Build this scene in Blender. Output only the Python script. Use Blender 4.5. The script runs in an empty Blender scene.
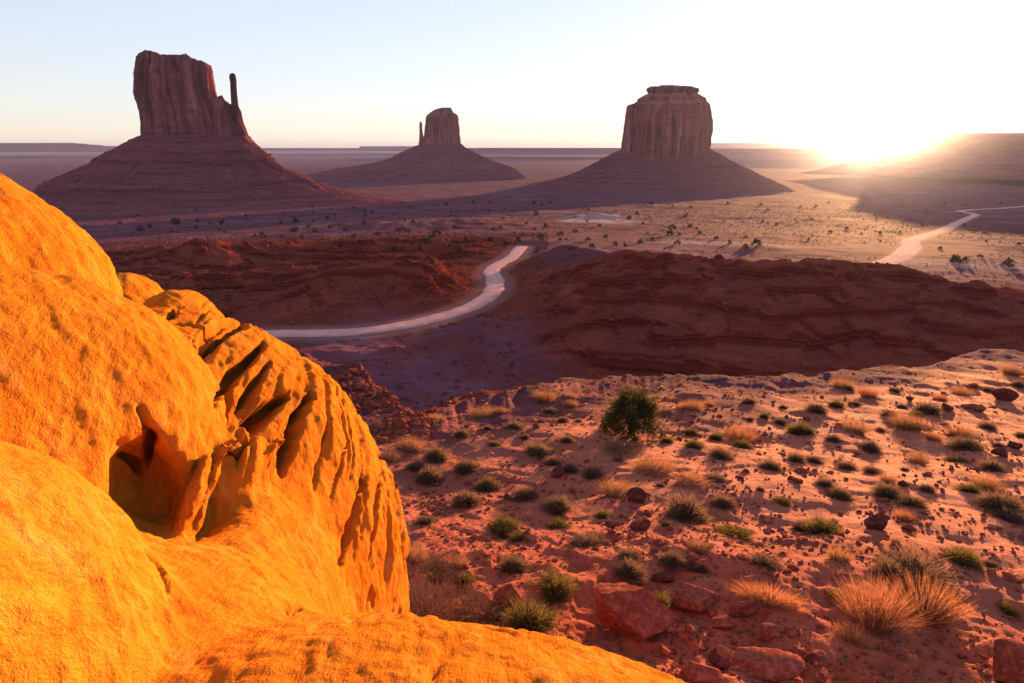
import bpy, bmesh, math, random
import numpy as np
from mathutils import Vector

R = math.radians
S = bpy.context.scene
COL = S.collection
random.seed(7)

# ------------------------------------------------------------------ camera, sky, sun, exposure
PITCH = R(15.8)
FPX = 683.0
cam_d = bpy.data.cameras.new("camera")
cam = bpy.data.objects.new("camera", cam_d)
COL.objects.link(cam)
cam_d.sensor_width = 36.0
cam_d.lens = 36.0 * FPX / 1024.0
cam_d.clip_start = 0.1
cam_d.clip_end = 90000.0
cam.location = (0, 0, 0)
cam.rotation_euler = (math.pi / 2 - PITCH, 0, 0)
S.camera = cam

SUN_AZ = R(28.0)      # to the right of the view axis
SUN_EL = R(2.9)
world = bpy.data.worlds.new("World")
S.world = world
world.use_nodes = True
wt = world.node_tree
for n in list(wt.nodes):
    wt.nodes.remove(n)
w_out = wt.nodes.new("ShaderNodeOutputWorld")
w_bg = wt.nodes.new("ShaderNodeBackground")
sky = wt.nodes.new("ShaderNodeTexSky")
sky.sky_type = 'NISHITA'
sky.sun_disc = False
sky.sun_elevation = SUN_EL
sky.sun_rotation = SUN_AZ
sky.altitude = 1700
sky.air_density = 1.0
sky.dust_density = 0.7
sky.ozone_density = 1.8
w_bg.inputs["Strength"].default_value = 0.10
w_gam = wt.nodes.new("ShaderNodeGamma"); w_gam.inputs[1].default_value = 0.36
w_mul = wt.nodes.new("ShaderNodeMix"); w_mul.data_type = 'RGBA'; w_mul.blend_type = 'MULTIPLY'
w_mul.inputs[0].default_value = 1.0; w_mul.inputs[7].default_value = (0.96, 0.93, 1.02, 1)
wt.links.new(sky.outputs[0], w_gam.inputs[0])
wt.links.new(w_gam.outputs[0], w_mul.inputs[6])
wt.links.new(w_mul.outputs[2], w_bg.inputs[0])
wt.links.new(w_bg.outputs[0], w_out.inputs[0])

sun_d = bpy.data.lights.new("sun", 'SUN')
sun_d.energy = 5.0
sun_d.angle = R(0.5)
sun_d.color = (1.0, 0.49, 0.19)
sun = bpy.data.objects.new("sun", sun_d)
COL.objects.link(sun)
sdir = Vector((math.sin(SUN_AZ) * math.cos(SUN_EL), math.cos(SUN_AZ) * math.cos(SUN_EL), math.sin(SUN_EL)))
sun.rotation_euler = sdir.to_track_quat('Z', 'Y').to_euler()
sun.location = (200, 380, 60)

S.view_settings.view_transform = 'Standard'
S.view_settings.look = 'None'
S.view_settings.exposure = 2.85
S.view_settings.gamma = 1.0
S.view_settings.use_curve_mapping = False
S.render.engine = 'CYCLES'
S.cycles.use_denoising = True
S.cycles.max_bounces = 5
S.cycles.diffuse_bounces = 1
S.cycles.transparent_max_bounces = 16
S.cycles.volume_bounces = 2

# ------------------------------------------------------------------ helpers
def tag(o, label=None, cat=None, group=None, kind=None):
    if label: o["label"] = label
    if cat: o["category"] = cat
    if group: o["group"] = group
    if kind: o["kind"] = kind
    return o

def empty(name, loc=(0, 0, 0), rz=0.0):
    o = bpy.data.objects.new(name, None)
    COL.objects.link(o)
    o.location = loc
    o.rotation_euler = (0, 0, rz)
    return o

def npmesh(name, V, F, mat=None, parent=None, smooth=True, attrs=None, loc=None):
    """V (n,3), F (m,4) or (m,3) -> one mesh object"""
    V = np.asarray(V, dtype=np.float32)
    F = np.asarray(F, dtype=np.int32)
    me = bpy.data.meshes.new(name)
    k = F.shape[1]
    me.vertices.add(len(V)); me.vertices.foreach_set("co", V.ravel())
    me.loops.add(F.size); me.loops.foreach_set("vertex_index", F.ravel())
    me.polygons.add(len(F))
    me.polygons.foreach_set("loop_start", np.arange(len(F), dtype=np.int32) * k)
    me.polygons.foreach_set("loop_total", np.full(len(F), k, dtype=np.int32))
    me.polygons.foreach_set("use_smooth", np.full(len(F), bool(smooth)))
    me.update(calc_edges=True)
    if attrs:
        for an, av in attrs.items():
            a = me.attributes.new(an, 'FLOAT', 'POINT')
            a.data.foreach_set("value", np.asarray(av, dtype=np.float32))
    if mat: me.materials.append(mat)
    o = bpy.data.objects.new(name, me)
    COL.objects.link(o)
    if parent: o.parent = parent
    if loc is not None: o.location = loc
    return o

def gridfaces(nr, nc, wrap=False):
    i = np.arange(nr - 1)[:, None]
    j = np.arange(nc if wrap else nc - 1)[None, :]
    j2 = (j + 1) % nc
    a = i * nc + j; b = i * nc + j2; c = (i + 1) * nc + j2; d = (i + 1) * nc + j
    return np.stack([a, b, c, d], -1).reshape(-1, 4)

# gradient noise (numpy)
_rs = np.random.RandomState(3)
_perm = _rs.permutation(512).astype(np.int32)
_perm = np.concatenate([_perm, _perm, _perm])
_g3 = _rs.normal(size=(512, 3)).astype(np.float32)
_g3 /= np.linalg.norm(_g3, axis=1, keepdims=True)

def pn(x, y, z=0.0):
    x, y, z = np.broadcast_arrays(np.asarray(x, np.float32), np.asarray(y, np.float32), np.asarray(z, np.float32))
    xi = np.floor(x); yi = np.floor(y); zi = np.floor(z)
    fx = x - xi; fy = y - yi; fz = z - zi
    X = xi.astype(np.int32) & 511; Y = yi.astype(np.int32) & 511; Z = zi.astype(np.int32) & 511
    u = fx * fx * fx * (fx * (fx * 6 - 15) + 10)
    v = fy * fy * fy * (fy * (fy * 6 - 15) + 10)
    w = fz * fz * fz * (fz * (fz * 6 - 15) + 10)
    def g(dx, dy, dz):
        h = _perm[_perm[_perm[(X + dx) & 511] + ((Y + dy) & 511)] + ((Z + dz) & 511)]
        G = _g3[h]
        return G[..., 0] * (fx - dx) + G[..., 1] * (fy - dy) + G[..., 2] * (fz - dz)
    a = g(0, 0, 0); a += u * (g(1, 0, 0) - a)
    b = g(0, 1, 0); b += u * (g(1, 1, 0) - b)
    c = g(0, 0, 1); c += u * (g(1, 0, 1) - c)
    d = g(0, 1, 1); d += u * (g(1, 1, 1) - d)
    a += v * (b - a); c += v * (d - c)
    return (a + w * (c - a)) * 1.6

def fbm(x, y, z=0.0, o=4, lac=2.03, gain=0.5):
    s = 0; a = 1.0
    for i in range(o):
        s = s + a * pn(x + 17.3 * i, y - 9.1 * i, z + 5.7 * i)
        x = x * lac; y = y * lac; z = z * lac; a *= gain
    return s

def ridged(x, y, z=0.0, o=3):
    s = 0; a = 1.0; t = 0
    for i in range(o):
        s = s + a * (1 - 2 * np.abs(pn(x + 31.7 * i, y + 11.9 * i, z))); t += a
        x = x * 2.07; y = y * 2.07; z = z * 2.07; a *= 0.5
    return s / t

def sst(x, a, b):
    t = np.clip((np.asarray(x, np.float64) - a) / (b - a), 0, 1)
    return t * t * (3 - 2 * t)

def ray(u, v):
    s = (u - 512.0) / FPX; up = (341.5 - v) / FPX
    return np.array([s, math.cos(PITCH) + math.sin(PITCH) * up, -math.sin(PITCH) + math.cos(PITCH) * up])

def at_r(u, v, r):
    d = ray(u, v); return d * (r / math.hypot(d[0], d[1]))

def at_d(u, v, dist):
    d = ray(u, v); return d * (dist / np.linalg.norm(d))

# ------------------------------------------------------------------ node helpers
class NT:
    def __init__(self, name):
        self.m = bpy.data.materials.new(name); self.m.use_nodes = True
        self.t = self.m.node_tree
        for n in list(self.t.nodes): self.t.nodes.remove(n)
        self.out = self.n("ShaderNodeOutputMaterial")
    def n(self, typ, **kw):
        x = self.t.nodes.new(typ)
        for k, v in kw.items(): setattr(x, k, v)
        return x
    def l(self, a, b): self.t.links.new(a, b)
    def val(self, s, v):
        if hasattr(v, "is_output"): self.l(v, s)
        else: s.default_value = v
    def coords(self, scale=(1, 1, 1), obj=False):
        if obj: c = self.n("ShaderNodeTexCoord").outputs["Object"]
        else: c = self.n("ShaderNodeNewGeometry").outputs["Position"]
        m = self.n("ShaderNodeMapping"); m.inputs["Scale"].default_value = scale
        self.l(c, m.inputs["Vector"]); return m.outputs[0]
    def noise(self, vec, scale, detail=4, rough=0.55, dist=0.0):
        x = self.n("ShaderNodeTexNoise"); self.l(vec, x.inputs["Vector"])
        x.inputs["Scale"].default_value = scale; x.inputs["Detail"].default_value = detail
        x.inputs["Roughness"].default_value = rough; x.inputs["Distortion"].default_value = dist
        return x.outputs["Fac"]
    def voro(self, vec, scale, feature='F1', out="Distance", rand=1.0):
        x = self.n("ShaderNodeTexVoronoi", feature=feature); self.l(vec, x.inputs["Vector"])
        x.inputs["Scale"].default_value = scale; x.inputs["Randomness"].default_value = rand
        return x.outputs[out]
    def ramp(self, fac, stops, interp='LINEAR'):
        x = self.n("ShaderNodeValToRGB"); x.color_ramp.interpolation = interp
        e = x.color_ramp.elements
        e[0].position = stops[0][0]; e[1].position = stops[-1][0]
        for p, c in stops[1:-1]: e.new(p)
        for i, (p, c) in enumerate(sorted(stops, key=lambda q: q[0])):
            c = (c, c, c) if isinstance(c, (int, float)) else c
            e[i].color = (*c[:3], 1)
        self.l(fac, x.inputs[0]); return x.outputs[0]
    def mix(self, fac, a, b, blend='MIX'):
        x = self.n("ShaderNodeMix", data_type='RGBA', blend_type=blend)
        self.val(x.inputs[0], fac)
        for s, v in ((x.inputs[6], a), (x.inputs[7], b)):
            if hasattr(v, "is_output"): self.l(v, s)
            else: s.default_value = (*v[:3], 1)
        return x.outputs[2]
    def math(self, op, a, b=0.0, clamp=False):
        x = self.n("ShaderNodeMath", operation=op, use_clamp=clamp)
        self.val(x.inputs[0], a); self.val(x.inputs[1], b); return x.outputs[0]
    def attr(self, name):
        return self.n("ShaderNodeAttribute", attribute_name=name).outputs["Fac"]
    def bump(self, h, strength, dist, normal=None):
        x = self.n("ShaderNodeBump"); x.inputs["Strength"].default_value = strength
        x.inputs["Distance"].default_value = dist; self.l(h, x.inputs["Height"])
        if normal: self.l(normal, x.inputs["Normal"])
        return x.outputs[0]
    def principled(self, color, normal=None, rough=0.9, spec=0.15):
        b = self.n("ShaderNodeBsdfPrincipled")
        self.val(b.inputs["Base Color"], color if hasattr(color, "is_output") else (*color[:3], 1))
        self.val(b.inputs["Roughness"], rough); b.inputs["Specular IOR Level"].default_value = spec
        if normal: self.l(normal, b.inputs["Normal"])
        return b
    def matte(self, color, normal=None, rough=0.6):
        b = self.n("ShaderNodeBsdfDiffuse")
        self.val(b.inputs["Color"], color); b.inputs["Roughness"].default_value = rough
        if normal: self.l(normal, b.inputs["Normal"])
        return b
    def done(self, sh):
        self.l(sh.outputs[0], self.out.inputs["Surface"]); return self.m

# ------------------------------------------------------------------ terrain
def Pbase(r):
    rr = np.log(np.array([100, 130, 170, 200, 260, 370, 450, 600, 1150, 2200, 4000, 90000.0]))
    zz = np.array([-57, -57, -57, -54.5, -53.6, -56.5, -59, -67, -97, -130, -150, -150.0])
    return np.interp(np.log(np.maximum(r, 1e-3)), rr, zz)

def Fbase(r, az):
    rr = np.array([0, 8, 12, 20, 31, 39, 55, 75, 140.0])
    zz = np.array([-7.4, -9.0, -9.7, -10.9, -12.5, -13.6, -15.9, -18.4, -27.0])
    return np.interp(r, rr, zz)

def px_on_base(u, v):
    d = ray(u, v); h = math.hypot(d[0], d[1]); s = d[2] / h
    rr = np.exp(np.linspace(math.log(110), math.log(20000), 6000))
    k = np.argmax(rr * s < Pbase(rr))
    r = rr[k]; return (d[0] / h * r, d[1] / h * r)

def smooth_line(pts, n):
    pts = np.array(pts, float)
    # Catmull-Rom
    P = np.vstack([2 * pts[0] - pts[1], pts, 2 * pts[-1] - pts[-2]])
    out = []
    for i in range(1, len(P) - 2):
        for t in np.linspace(0, 1, n, endpoint=False):
            a, b, c, d = P[i - 1], P[i], P[i + 1], P[i + 2]
            out.append(0.5 * ((2 * b) + (-a + c) * t + (2 * a - 5 * b + 4 * c - d) * t * t + (-a + 3 * b - 3 * c + d) * t ** 3))
    out.append(P[-2]); return np.array(out)

ROAD_A = smooth_line([px_on_base(*p) for p in
    [(150, 338), (220, 336), (290, 334.5), (350, 333), (400, 327), (440, 318), (472, 307), (492, 293), (495, 281), (491, 272), (499, 265), (512, 258), (518, 251), (522, 247)]], 14)
ROAD_B = smooth_line([px_on_base(*p) for p in
    [(862, 272), (884, 264), (901, 257), (911, 247), (912, 241), (926, 236), (942, 231), (954, 225), (968, 218.5), (975, 214.5), (960, 211.5), (972, 210), (1000, 208.5), (1045, 205), (1100, 203)]], 14)

def dist_line(x, y, L):
    best = np.full(x.shape, 1e9); 
    for i in range(len(L) - 1):
        a = L[i]; d = L[i + 1] - a; q = d @ d + 1e-9
        t = np.clip(((x - a[0]) * d[0] + (y - a[1]) * d[1]) / q, 0, 1)
        dd = np.hypot(x - a[0] - t * d[0], y - a[1] - t * d[1])
        best = np.minimum(best, dd)
    return best

def terr(h, step, sharp=0.8):
    k = np.floor(h / step); f = h / step - k
    f2 = sst(f, 0.5 - 0.5 * (1 - sharp), 0.5 + 0.5 * (1 - sharp))
    return (k + f2) * step

def crest_r(az):
    return np.interp(az, [-180, -40, -18, -14.3, -11, -9.6, -8, 0, 6, 12, 18, 25, 31, 37, 60, 180], [60, 62, 56, 50, 38, 33, 30, 35.5, 39, 40.5, 43, 47.5, 57, 76, 85, 85])

def wfront(az):
    return np.interp(az, [-60, -36, -30, -18, -12, -4, 2, 60], [0.0, 0.6, 1, 1, 1, 0.5, 0, 0])

def H(x, y, masks=False):
    x = np.asarray(x, np.float64); y = np.asarray(y, np.float64)
    shp = x.shape; x = x.ravel(); y = y.ravel()
    r = np.hypot(x, y) + 1e-6; az = np.degrees(np.arctan2(x, y))
    az_w = az + 1.6 * pn(x / 15.0, y / 15.0, 4.2)
    fg = Fbase(r, az)
    rc = crest_r(az_w) * (1 + 0.05 * pn(az / 3.0, 7.7))
    t = (r - rc) / 92.0
    leftness = sst(-az, 5, 13)
    plain = Pbase(r)
    far = sst(r, 380, 900)
    plain = plain + (1.2 * fbm(x / 170, y / 170, 1.0, 4) + 0.4 * fbm(x / 21, y / 21, 2.0, 3)) * (1 + 1.0 * far)
    # ---- mid hills on the right: backs of rounded badland spurs
    hm = sst(az, -3, 11) * (1 - 0.25 * sst(az, 25, 37)) * (1 - sst(az, 60, 90))
    wob = 1 + 0.06 * pn(x / 130, y / 130, 9.0)
    rr = r * wob
    prof = sst(rr, 140, 255) * (1 - sst(rr, 262, 335))
    hill = 11.5 * prof - 2.0 * sst(rr, 120, 150) * (1 - sst(rr, 170, 230))
    rg = ridged(x / 75 + 0.25 * pn(x / 40, y / 40, 3), y / 46, 0.7, 3)
    hill = hill + (prof * 6.5 + 2.2 * sst(rr, 125, 150) * (1 - sst(rr, 290, 380))) * (rg - 0.25)
    hill = hill + prof * 3.4 * fbm(x / 26, y / 20, 12.0, 4)
    hw = hill + 0.45 * fbm(x / 8, y / 8, 2.2, 3)
    hw = np.where(hw > 15, 15 + 0.5 * (hw - 15), hw); hill = np.where(hill > 15, 15 + 0.5 * (hill - 15), hill)
    hill = 0.12 * hill + 0.60 * terr(hw, 3.9, 0.88) + 0.28 * terr(hw + 1.7, 1.9, 0.84) - 0.5
    gul = np.abs(pn(x / 11 + 0.6 * pn(x / 17, y / 17, 1), y / 40, 8.0))
    hill = hill + prof * 1.9 * np.minimum(gul * 3, 1) + prof * 0.25 * fbm(x / 4, y / 4, 0.0, 3)
    hill = hill * hm
    # ---- red badlands on the left, ledges with scarps
    bm = sst(-az, -4, 3) * (1 - sst(-az, 45, 70)) * sst(r, 205, 250) * (1 - sst(r, 380, 560))
    bn = fbm(x / 62, y / 48, 5.5, 4) * 7.0 + 2.9 * ridged(x / 17, y / 15, 2.8, 3) + 0.8
    bl = 0.35 * bn + 0.65 * terr(bn + 0.6 * fbm(x / 7, y / 7, 1.1, 2), 3.2, 0.8)
    bl = (np.maximum(bl, -2.5) + 0.35 * fbm(x / 5, y / 5, 3.3, 3)) * bm
    # small knolls beyond the road bend and the basin ledges
    kn = 0
    for (kx, ky, kr, kh) in KNOLLS:
        d2 = ((x - kx) ** 2 + (y - ky) ** 2) / kr ** 2
        kn = kn + kh * np.exp(-d2 * 1.2) * (1 + 0.25 * pn(x / 14, y / 14, 6.0))
    basin = sst(r, 120, 140) * (1 - sst(r, 200, 250)) * sst(-az, -16, -2)
    bs = basin * (1.6 * ridged(x / 34, y / 24, 2.5, 3) + 0.6 * fbm(x / 7, y / 7, 4.1, 3))
    pl = plain + hill + bl + kn + bs
    # roads run on smoothed ground
    road = np.full(x.shape, 1e9)
    for L in (ROAD_A, ROAD_B):
        m = (x > L[:, 0].min() - 80) & (x < L[:, 0].max() + 80) & (y > L[:, 1].min() - 80) & (y < L[:, 1].max() + 80)
        if m.any():
            road[m] = np.minimum(road[m], dist_line(x[m], y[m], L))
    rw = 1 - sst(road, 7.5, 26)
    pl = pl * (1 - rw) + (Pbase(r) + 0.3) * rw
    # ---- foreground slope and the drop into the ravine
    fine = 0.34 * fbm(x / 7.5 , y / 6.0, 0.3, 3) + 0.034 * fbm(x / 1.0, y / 1.0, 0.9, 4) + 0.07 * terr(1.5 * fbm(x / 6.0, y / 2.5, 6.9, 3), 0.8, 0.8)
    rough = 1 - sst(r, 12, 24)
    led = terr(0.8 * fbm(x / 3.6, y / 3.6, 7.1, 4), 0.35, 0.75)
    fg2 = fg + fine + rough * (0.35 * led + 0.12 * ridged(x / 0.9, y / 0.9, 1.7, 3)) + leftness * sst(r, 28, 42) * (0.7 * ridged(x / 12, y / 9, 3.1, 4) - 0.5 + 0.5 * terr(2 * fbm(x / 6, y / 6, 1.4, 3), 0.7, 0.8))
    lip = np.exp(-((t - 0.0) / 0.05) ** 2) * 0.16 * (1 + fbm(az / 1.1, r / 9.0, 2.1, 3))
    tt = sst(t, 0, 1.0) * (1 - 0.35 * leftness) + leftness * 0.35 * np.clip(t, 0, 1)
    drop_noise = 1.6 * ridged(x / 16, y / 16, 3.7, 3) * sst(t, 0.02, 0.3) * (1 - sst(t, 0.8, 1.1))
    z = (fg2 + lip) * (1 - tt) + pl * tt + drop_noise
    # craggy short cliff just under the lip
    z = z - 1.6 * sst(t, 0.008, 0.035) * (1 - tt) * (0.6 + 0.6 * fbm(x / 7, y / 7, 4.4, 3))
    z = z.reshape(shp)
    if masks:
        return z, r.reshape(shp), az.reshape(shp), t.reshape(shp), (prof * hm).reshape(shp), bm.reshape(shp), road.reshape(shp), basin.reshape(shp)
    return z

KNOLLS = []
for (u, v, kr, kh) in [(588, 262, 26, 5.0), (560, 258, 22, 3.5), (600, 219, 62, 8.0), (440, 300, 22, 5), (400, 285, 28, 6), (345, 300, 25, 6), (205, 262, 26, 9), (380, 228, 70, 5), (470, 226, 60, 5), (470, 330, 13, 3.0)]:
    kx, ky = px_on_base(u, v); KNOLLS.append((kx, ky, kr, kh))

def build_terrain(mat):
    fine = np.linspace(-46, 46, 737)
    co = np.concatenate([np.linspace(-180, -47, 90), fine, np.linspace(47, 180, 90)[:-1]])
    def seg(a, b, q): return np.exp(np.arange(math.log(a), math.log(b), q))
    rad = np.concatenate([[0.5], seg(3, 10, 0.02), seg(10, 130, 0.0052), seg(130, 420, 0.0045), seg(420, 1500, 0.010), seg(1500, 5000, 0.02), seg(5000, 40000, 0.06), [42000.0]])
    A, Rr = np.meshgrid(np.radians(co), rad)
    X = Rr * np.sin(A); Y = Rr * np.cos(A)
    Z, r, az, t, hm, bm, road, basin = H(X, Y, True)
    V = np.stack([X, Y, Z], -1).reshape(-1, 3)
    F = gridfaces(len(rad), len(co), wrap=True)
    F = F[:, ::-1]
    # slope mask: ledge shading put into the colour, dark steps and lighter benches
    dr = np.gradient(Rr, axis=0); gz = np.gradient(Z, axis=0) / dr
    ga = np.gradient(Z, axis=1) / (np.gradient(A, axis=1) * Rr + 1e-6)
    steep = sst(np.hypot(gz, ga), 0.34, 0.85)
    # colour zones of the ground; sand darkens toward the lip, painted as shade
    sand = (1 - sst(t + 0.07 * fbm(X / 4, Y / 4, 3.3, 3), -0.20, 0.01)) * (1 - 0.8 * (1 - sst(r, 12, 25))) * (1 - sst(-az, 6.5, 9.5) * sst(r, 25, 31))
    pale = np.zeros_like(sand)
    for q, (u, v, rx, ry) in enumerate(PALE):
        st = 1.0 if q == 0 else 0.6
        px, py = px_on_base(u, v); d = math.hypot(px, py); ca, sa = py / d, px / d
        lx = (X - px) * ca - (Y - py) * sa; ly = (X - px) * sa + (Y - py) * ca
        nz = np.maximum(1 + 1.1 * fbm(X / 26, Y / 26, 3.0, 4), 0.12)
        pale = np.maximum(pale, st - st * sst((lx / rx) ** 2 + (ly / ry) ** 2, 0.25 * nz, 1.5 * nz))
    red = np.clip(sst(hm, 0.0, 0.22) + bm * 1.6 + sst(t, 0.0, 0.1) * (1 - sst(t, 0.8, 1.3)) + 0.45 * basin * sst(fbm(X / 22, Y / 22, 8.0, 3), -0.2, 0.3), 0, 1)
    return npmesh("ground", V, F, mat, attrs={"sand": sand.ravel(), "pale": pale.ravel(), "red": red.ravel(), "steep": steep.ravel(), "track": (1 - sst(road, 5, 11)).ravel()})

PALE = [(598, 222, 46, 80), (925, 283, 60, 10), (735, 244, 50, 22), (1000, 268, 60, 20)]

def mat_ground():
    t = NT("desert_ground")
    P = t.coords()
    n1 = t.noise(P, 0.016, 6, 0.6); n2 = t.noise(P, 0.35, 6, 0.65); n3 = t.noise(P, 3.0, 5, 0.7); n0 = t.noise(P, 0.0026, 5, 0.6)
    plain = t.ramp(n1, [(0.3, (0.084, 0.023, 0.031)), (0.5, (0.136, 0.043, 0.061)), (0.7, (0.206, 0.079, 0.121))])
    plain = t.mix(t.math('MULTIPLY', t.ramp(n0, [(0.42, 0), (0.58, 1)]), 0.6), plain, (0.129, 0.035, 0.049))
    # speckle of low scrub between the shrubs
    spk = t.ramp(t.voro(P, 0.22), [(0.16, 1), (0.34, 0)])
    plain = t.mix(t.math('MULTIPLY', spk, 0.75), plain, (0.039, 0.023, 0.031))
    red = t.ramp(n2, [(0.3, (0.076, 0.009, 0.007)), (0.55, (0.134, 0.018, 0.013)), (0.75, (0.197, 0.031, 0.022))])
    sep = t.n("ShaderNodeSeparateXYZ"); t.l(P, sep.inputs[0])
    zz = t.math('ADD', sep.outputs[2], t.math('MULTIPLY', t.noise(P, 0.05, 3), 3.0))
    cz = t.n("ShaderNodeCombineXYZ"); t.l(zz, cz.inputs[2])
    bands = t.noise(cz.outputs[0], 0.55, 4, 0.7)
    red = t.mix(t.ramp(bands, [(0.44, 0), (0.54, 0.7)]), red, (0.188, 0.034, 0.024))
    pt = t.noise(P, 0.07, 5, 0.65, 0.5)
    red = t.mix(t.ramp(pt, [(0.40, 0.75), (0.56, 0.0)]), red, (0.074, 0.012, 0.009))
    red = t.mix(t.ramp(pt, [(0.55, 0.0), (0.70, 0.6)]), red, (0.284, 0.062, 0.038))
    red = t.mix(t.ramp(t.voro(P, 0.55), [(0.05, 0.9), (0.13, 0)]), red, (0.412, 0.115, 0.099))
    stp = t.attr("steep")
    red = t.mix(t.math('MULTIPLY', t.math('SUBTRACT', 1.0, stp), 0.5), red, t.mix(n2, (0.142, 0.036, 0.027), (0.257, 0.069, 0.053)))  # benches painted lighter, standing in for the sky light on flat ground
    red = t.mix(t.math('MULTIPLY', stp, 0.6), red, t.mix(t.ramp(bands, [(0.42, 0), (0.56, 1)]), (0.054, 0.010, 0.008), (0.155, 0.031, 0.023)))  # steep faces painted darker, standing in for shade on the ledges
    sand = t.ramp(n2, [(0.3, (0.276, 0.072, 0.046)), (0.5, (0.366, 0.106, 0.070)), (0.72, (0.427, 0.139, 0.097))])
    sand = t.mix(t.ramp(n3, [(0.55, 0), (0.70, 0.55)]), sand, (0.196, 0.048, 0.030))
    near = t.ramp(n2, [(0.3, (0.205, 0.039, 0.020)), (0.5, (0.320, 0.074, 0.042)), (0.7, (0.392, 0.111, 0.066))])
    c = t.mix(t.attr("red"), plain, red)
    c = t.mix(t.attr("pale"), c, t.ramp(n1, [(0.3, (0.290, 0.150, 0.145)), (0.7, (0.420, 0.250, 0.245))]))
    c = t.mix(t.math('MULTIPLY', t.attr("track"), 0.5), c, (0.279, 0.138, 0.133))
    # foreground
    geo = t.n("ShaderNodeNewGeometry"); ln = t.n("ShaderNodeVectorMath", operation='LENGTH'); t.l(geo.outputs["Position"], ln.inputs[0])
    isn = t.ramp(t.math('DIVIDE', ln.outputs["Value"], 100), [(0.16, 1), (0.30, 0)])
    fgm = t.ramp(t.math('DIVIDE', ln.outputs["Value"], 100), [(0.40, 1), (0.62, 0)])
    c = t.mix(t.math('MULTIPLY', isn, 1.0), c, near)
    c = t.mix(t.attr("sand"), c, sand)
    h = t.math('ADD', t.math('MULTIPLY', n2, 0.5), t.math('MULTIPLY', n3, 0.24))
    h = t.math('ADD', h, t.math('MULTIPLY', t.noise(P, 14, 4, 0.7), 0.09))
    h = t.math('ADD', h, t.math('MULTIPLY', t.attr('red'), t.math('MULTIPLY', pt, 4.0)))
    far_ = t.ramp(t.math('DIVIDE', ln.outputs['Value'], 1000), [(0.15, 1.0), (0.55, 0.25)])
    b1 = t.bump(t.math('MULTIPLY', h, far_), 0.8, 0.7)
    ms = t.n("ShaderNodeMixShader")
    fac = t.math('ADD', t.math('MULTIPLY', t.attr("sand"), 0.46), t.math('MULTIPLY', t.math('SUBTRACT', 1.0, t.attr("red")), 0.22), clamp=True)
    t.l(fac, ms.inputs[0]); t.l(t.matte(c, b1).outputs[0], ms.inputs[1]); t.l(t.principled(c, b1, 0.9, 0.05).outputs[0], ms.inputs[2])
    return t.done(ms)

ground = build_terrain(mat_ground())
tag(ground, "red desert ground running from the sandy slope to the horizon", kind="structure")

def hit(u, v, rmin=9.0, rmax=20000):
    d = ray(u, v); h = math.hypot(d[0], d[1])
    rr = np.exp(np.linspace(math.log(rmin), math.log(rmax), 2500))
    x = d[0] / h * rr; y = d[1] / h * rr
    below = rr * d[2] / h < H(x, y)
    k = int(np.argmax(below))
    if not below[k]: k = len(rr) - 1
    a, b = rr[max(k - 1, 0)], rr[k]
    q = np.linspace(a, b, 24); xs = d[0] / h * q; ys = d[1] / h * q
    zz = H(xs, ys); k2 = int(np.argmax(q * d[2] / h < zz))
    return np.array([xs[k2], ys[k2], zz[k2]])

def mat_road():
    t = NT("graded_dirt"); P = t.coords()
    n = t.noise(P, 0.25, 5, 0.6); m = t.noise(P, 1.4, 4, 0.6)
    c = t.ramp(n, [(0.3, (0.475, 0.235, 0.217)), (0.7, (0.653, 0.353, 0.338))])
    tr = t.attr("across")
    c = t.mix(t.ramp(tr, [(0.10, 0.6), (0.2, 0.0), (0.30, 0.35), (0.40, 0.0), (0.60, 0.0), (0.70, 0.35), (0.80, 0.0), (0.92, 0.6)]), c, (0.404, 0.186, 0.157))
    ms = t.n("ShaderNodeMixShader"); ms.inputs[0].default_value = 0.25
    b = t.bump(m, 0.4, 0.3)
    t.l(t.matte(c, b).outputs[0], ms.inputs[1]); t.l(t.principled(c, b, 0.9, 0.05).outputs[0], ms.inputs[2])
    return t.done(ms)

def build_road(name, L, half, mat):
    N = len(L)
    d = np.gradient(L, axis=0); d /= np.linalg.norm(d, axis=1, keepdims=True)
    nrm = np.stack([-d[:, 1], d[:, 0]], -1)
    K = 9; V = []; ac = []
    for k in range(K):
        s = (k / (K - 1) - 0.5) * 2
        wv = half * (1 + 0.16 * fbm(np.arange(N) / 3.0, 3.3 * np.sign(s), 0.0, 3))
        p = L + nrm * (s * wv)[:, None]
        z = H(p[:, 0], p[:, 1]) + 0.30 - 0.18 * abs(s) ** 3
        if k in (0, K - 1): z -= 0.3
        V.append(np.column_stack([p, z])); ac.append(np.full(N, k / (K - 1)))
    V = np.stack(V, 1).reshape(-1, 3); ac = np.stack(ac, 1).ravel()
    return npmesh(name, V, gridfaces(N, K)[:, ::-1], mat, attrs={"across": ac})
M_ROAD = mat_road()
tag(build_road("road", ROAD_A, 4.4, M_ROAD), "pale dirt road curving up from behind the orange outcrop", kind="structure")
tag(build_road("road", ROAD_B, 7.0, M_ROAD), "pale dirt road winding away below the sun", kind="structure")

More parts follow.
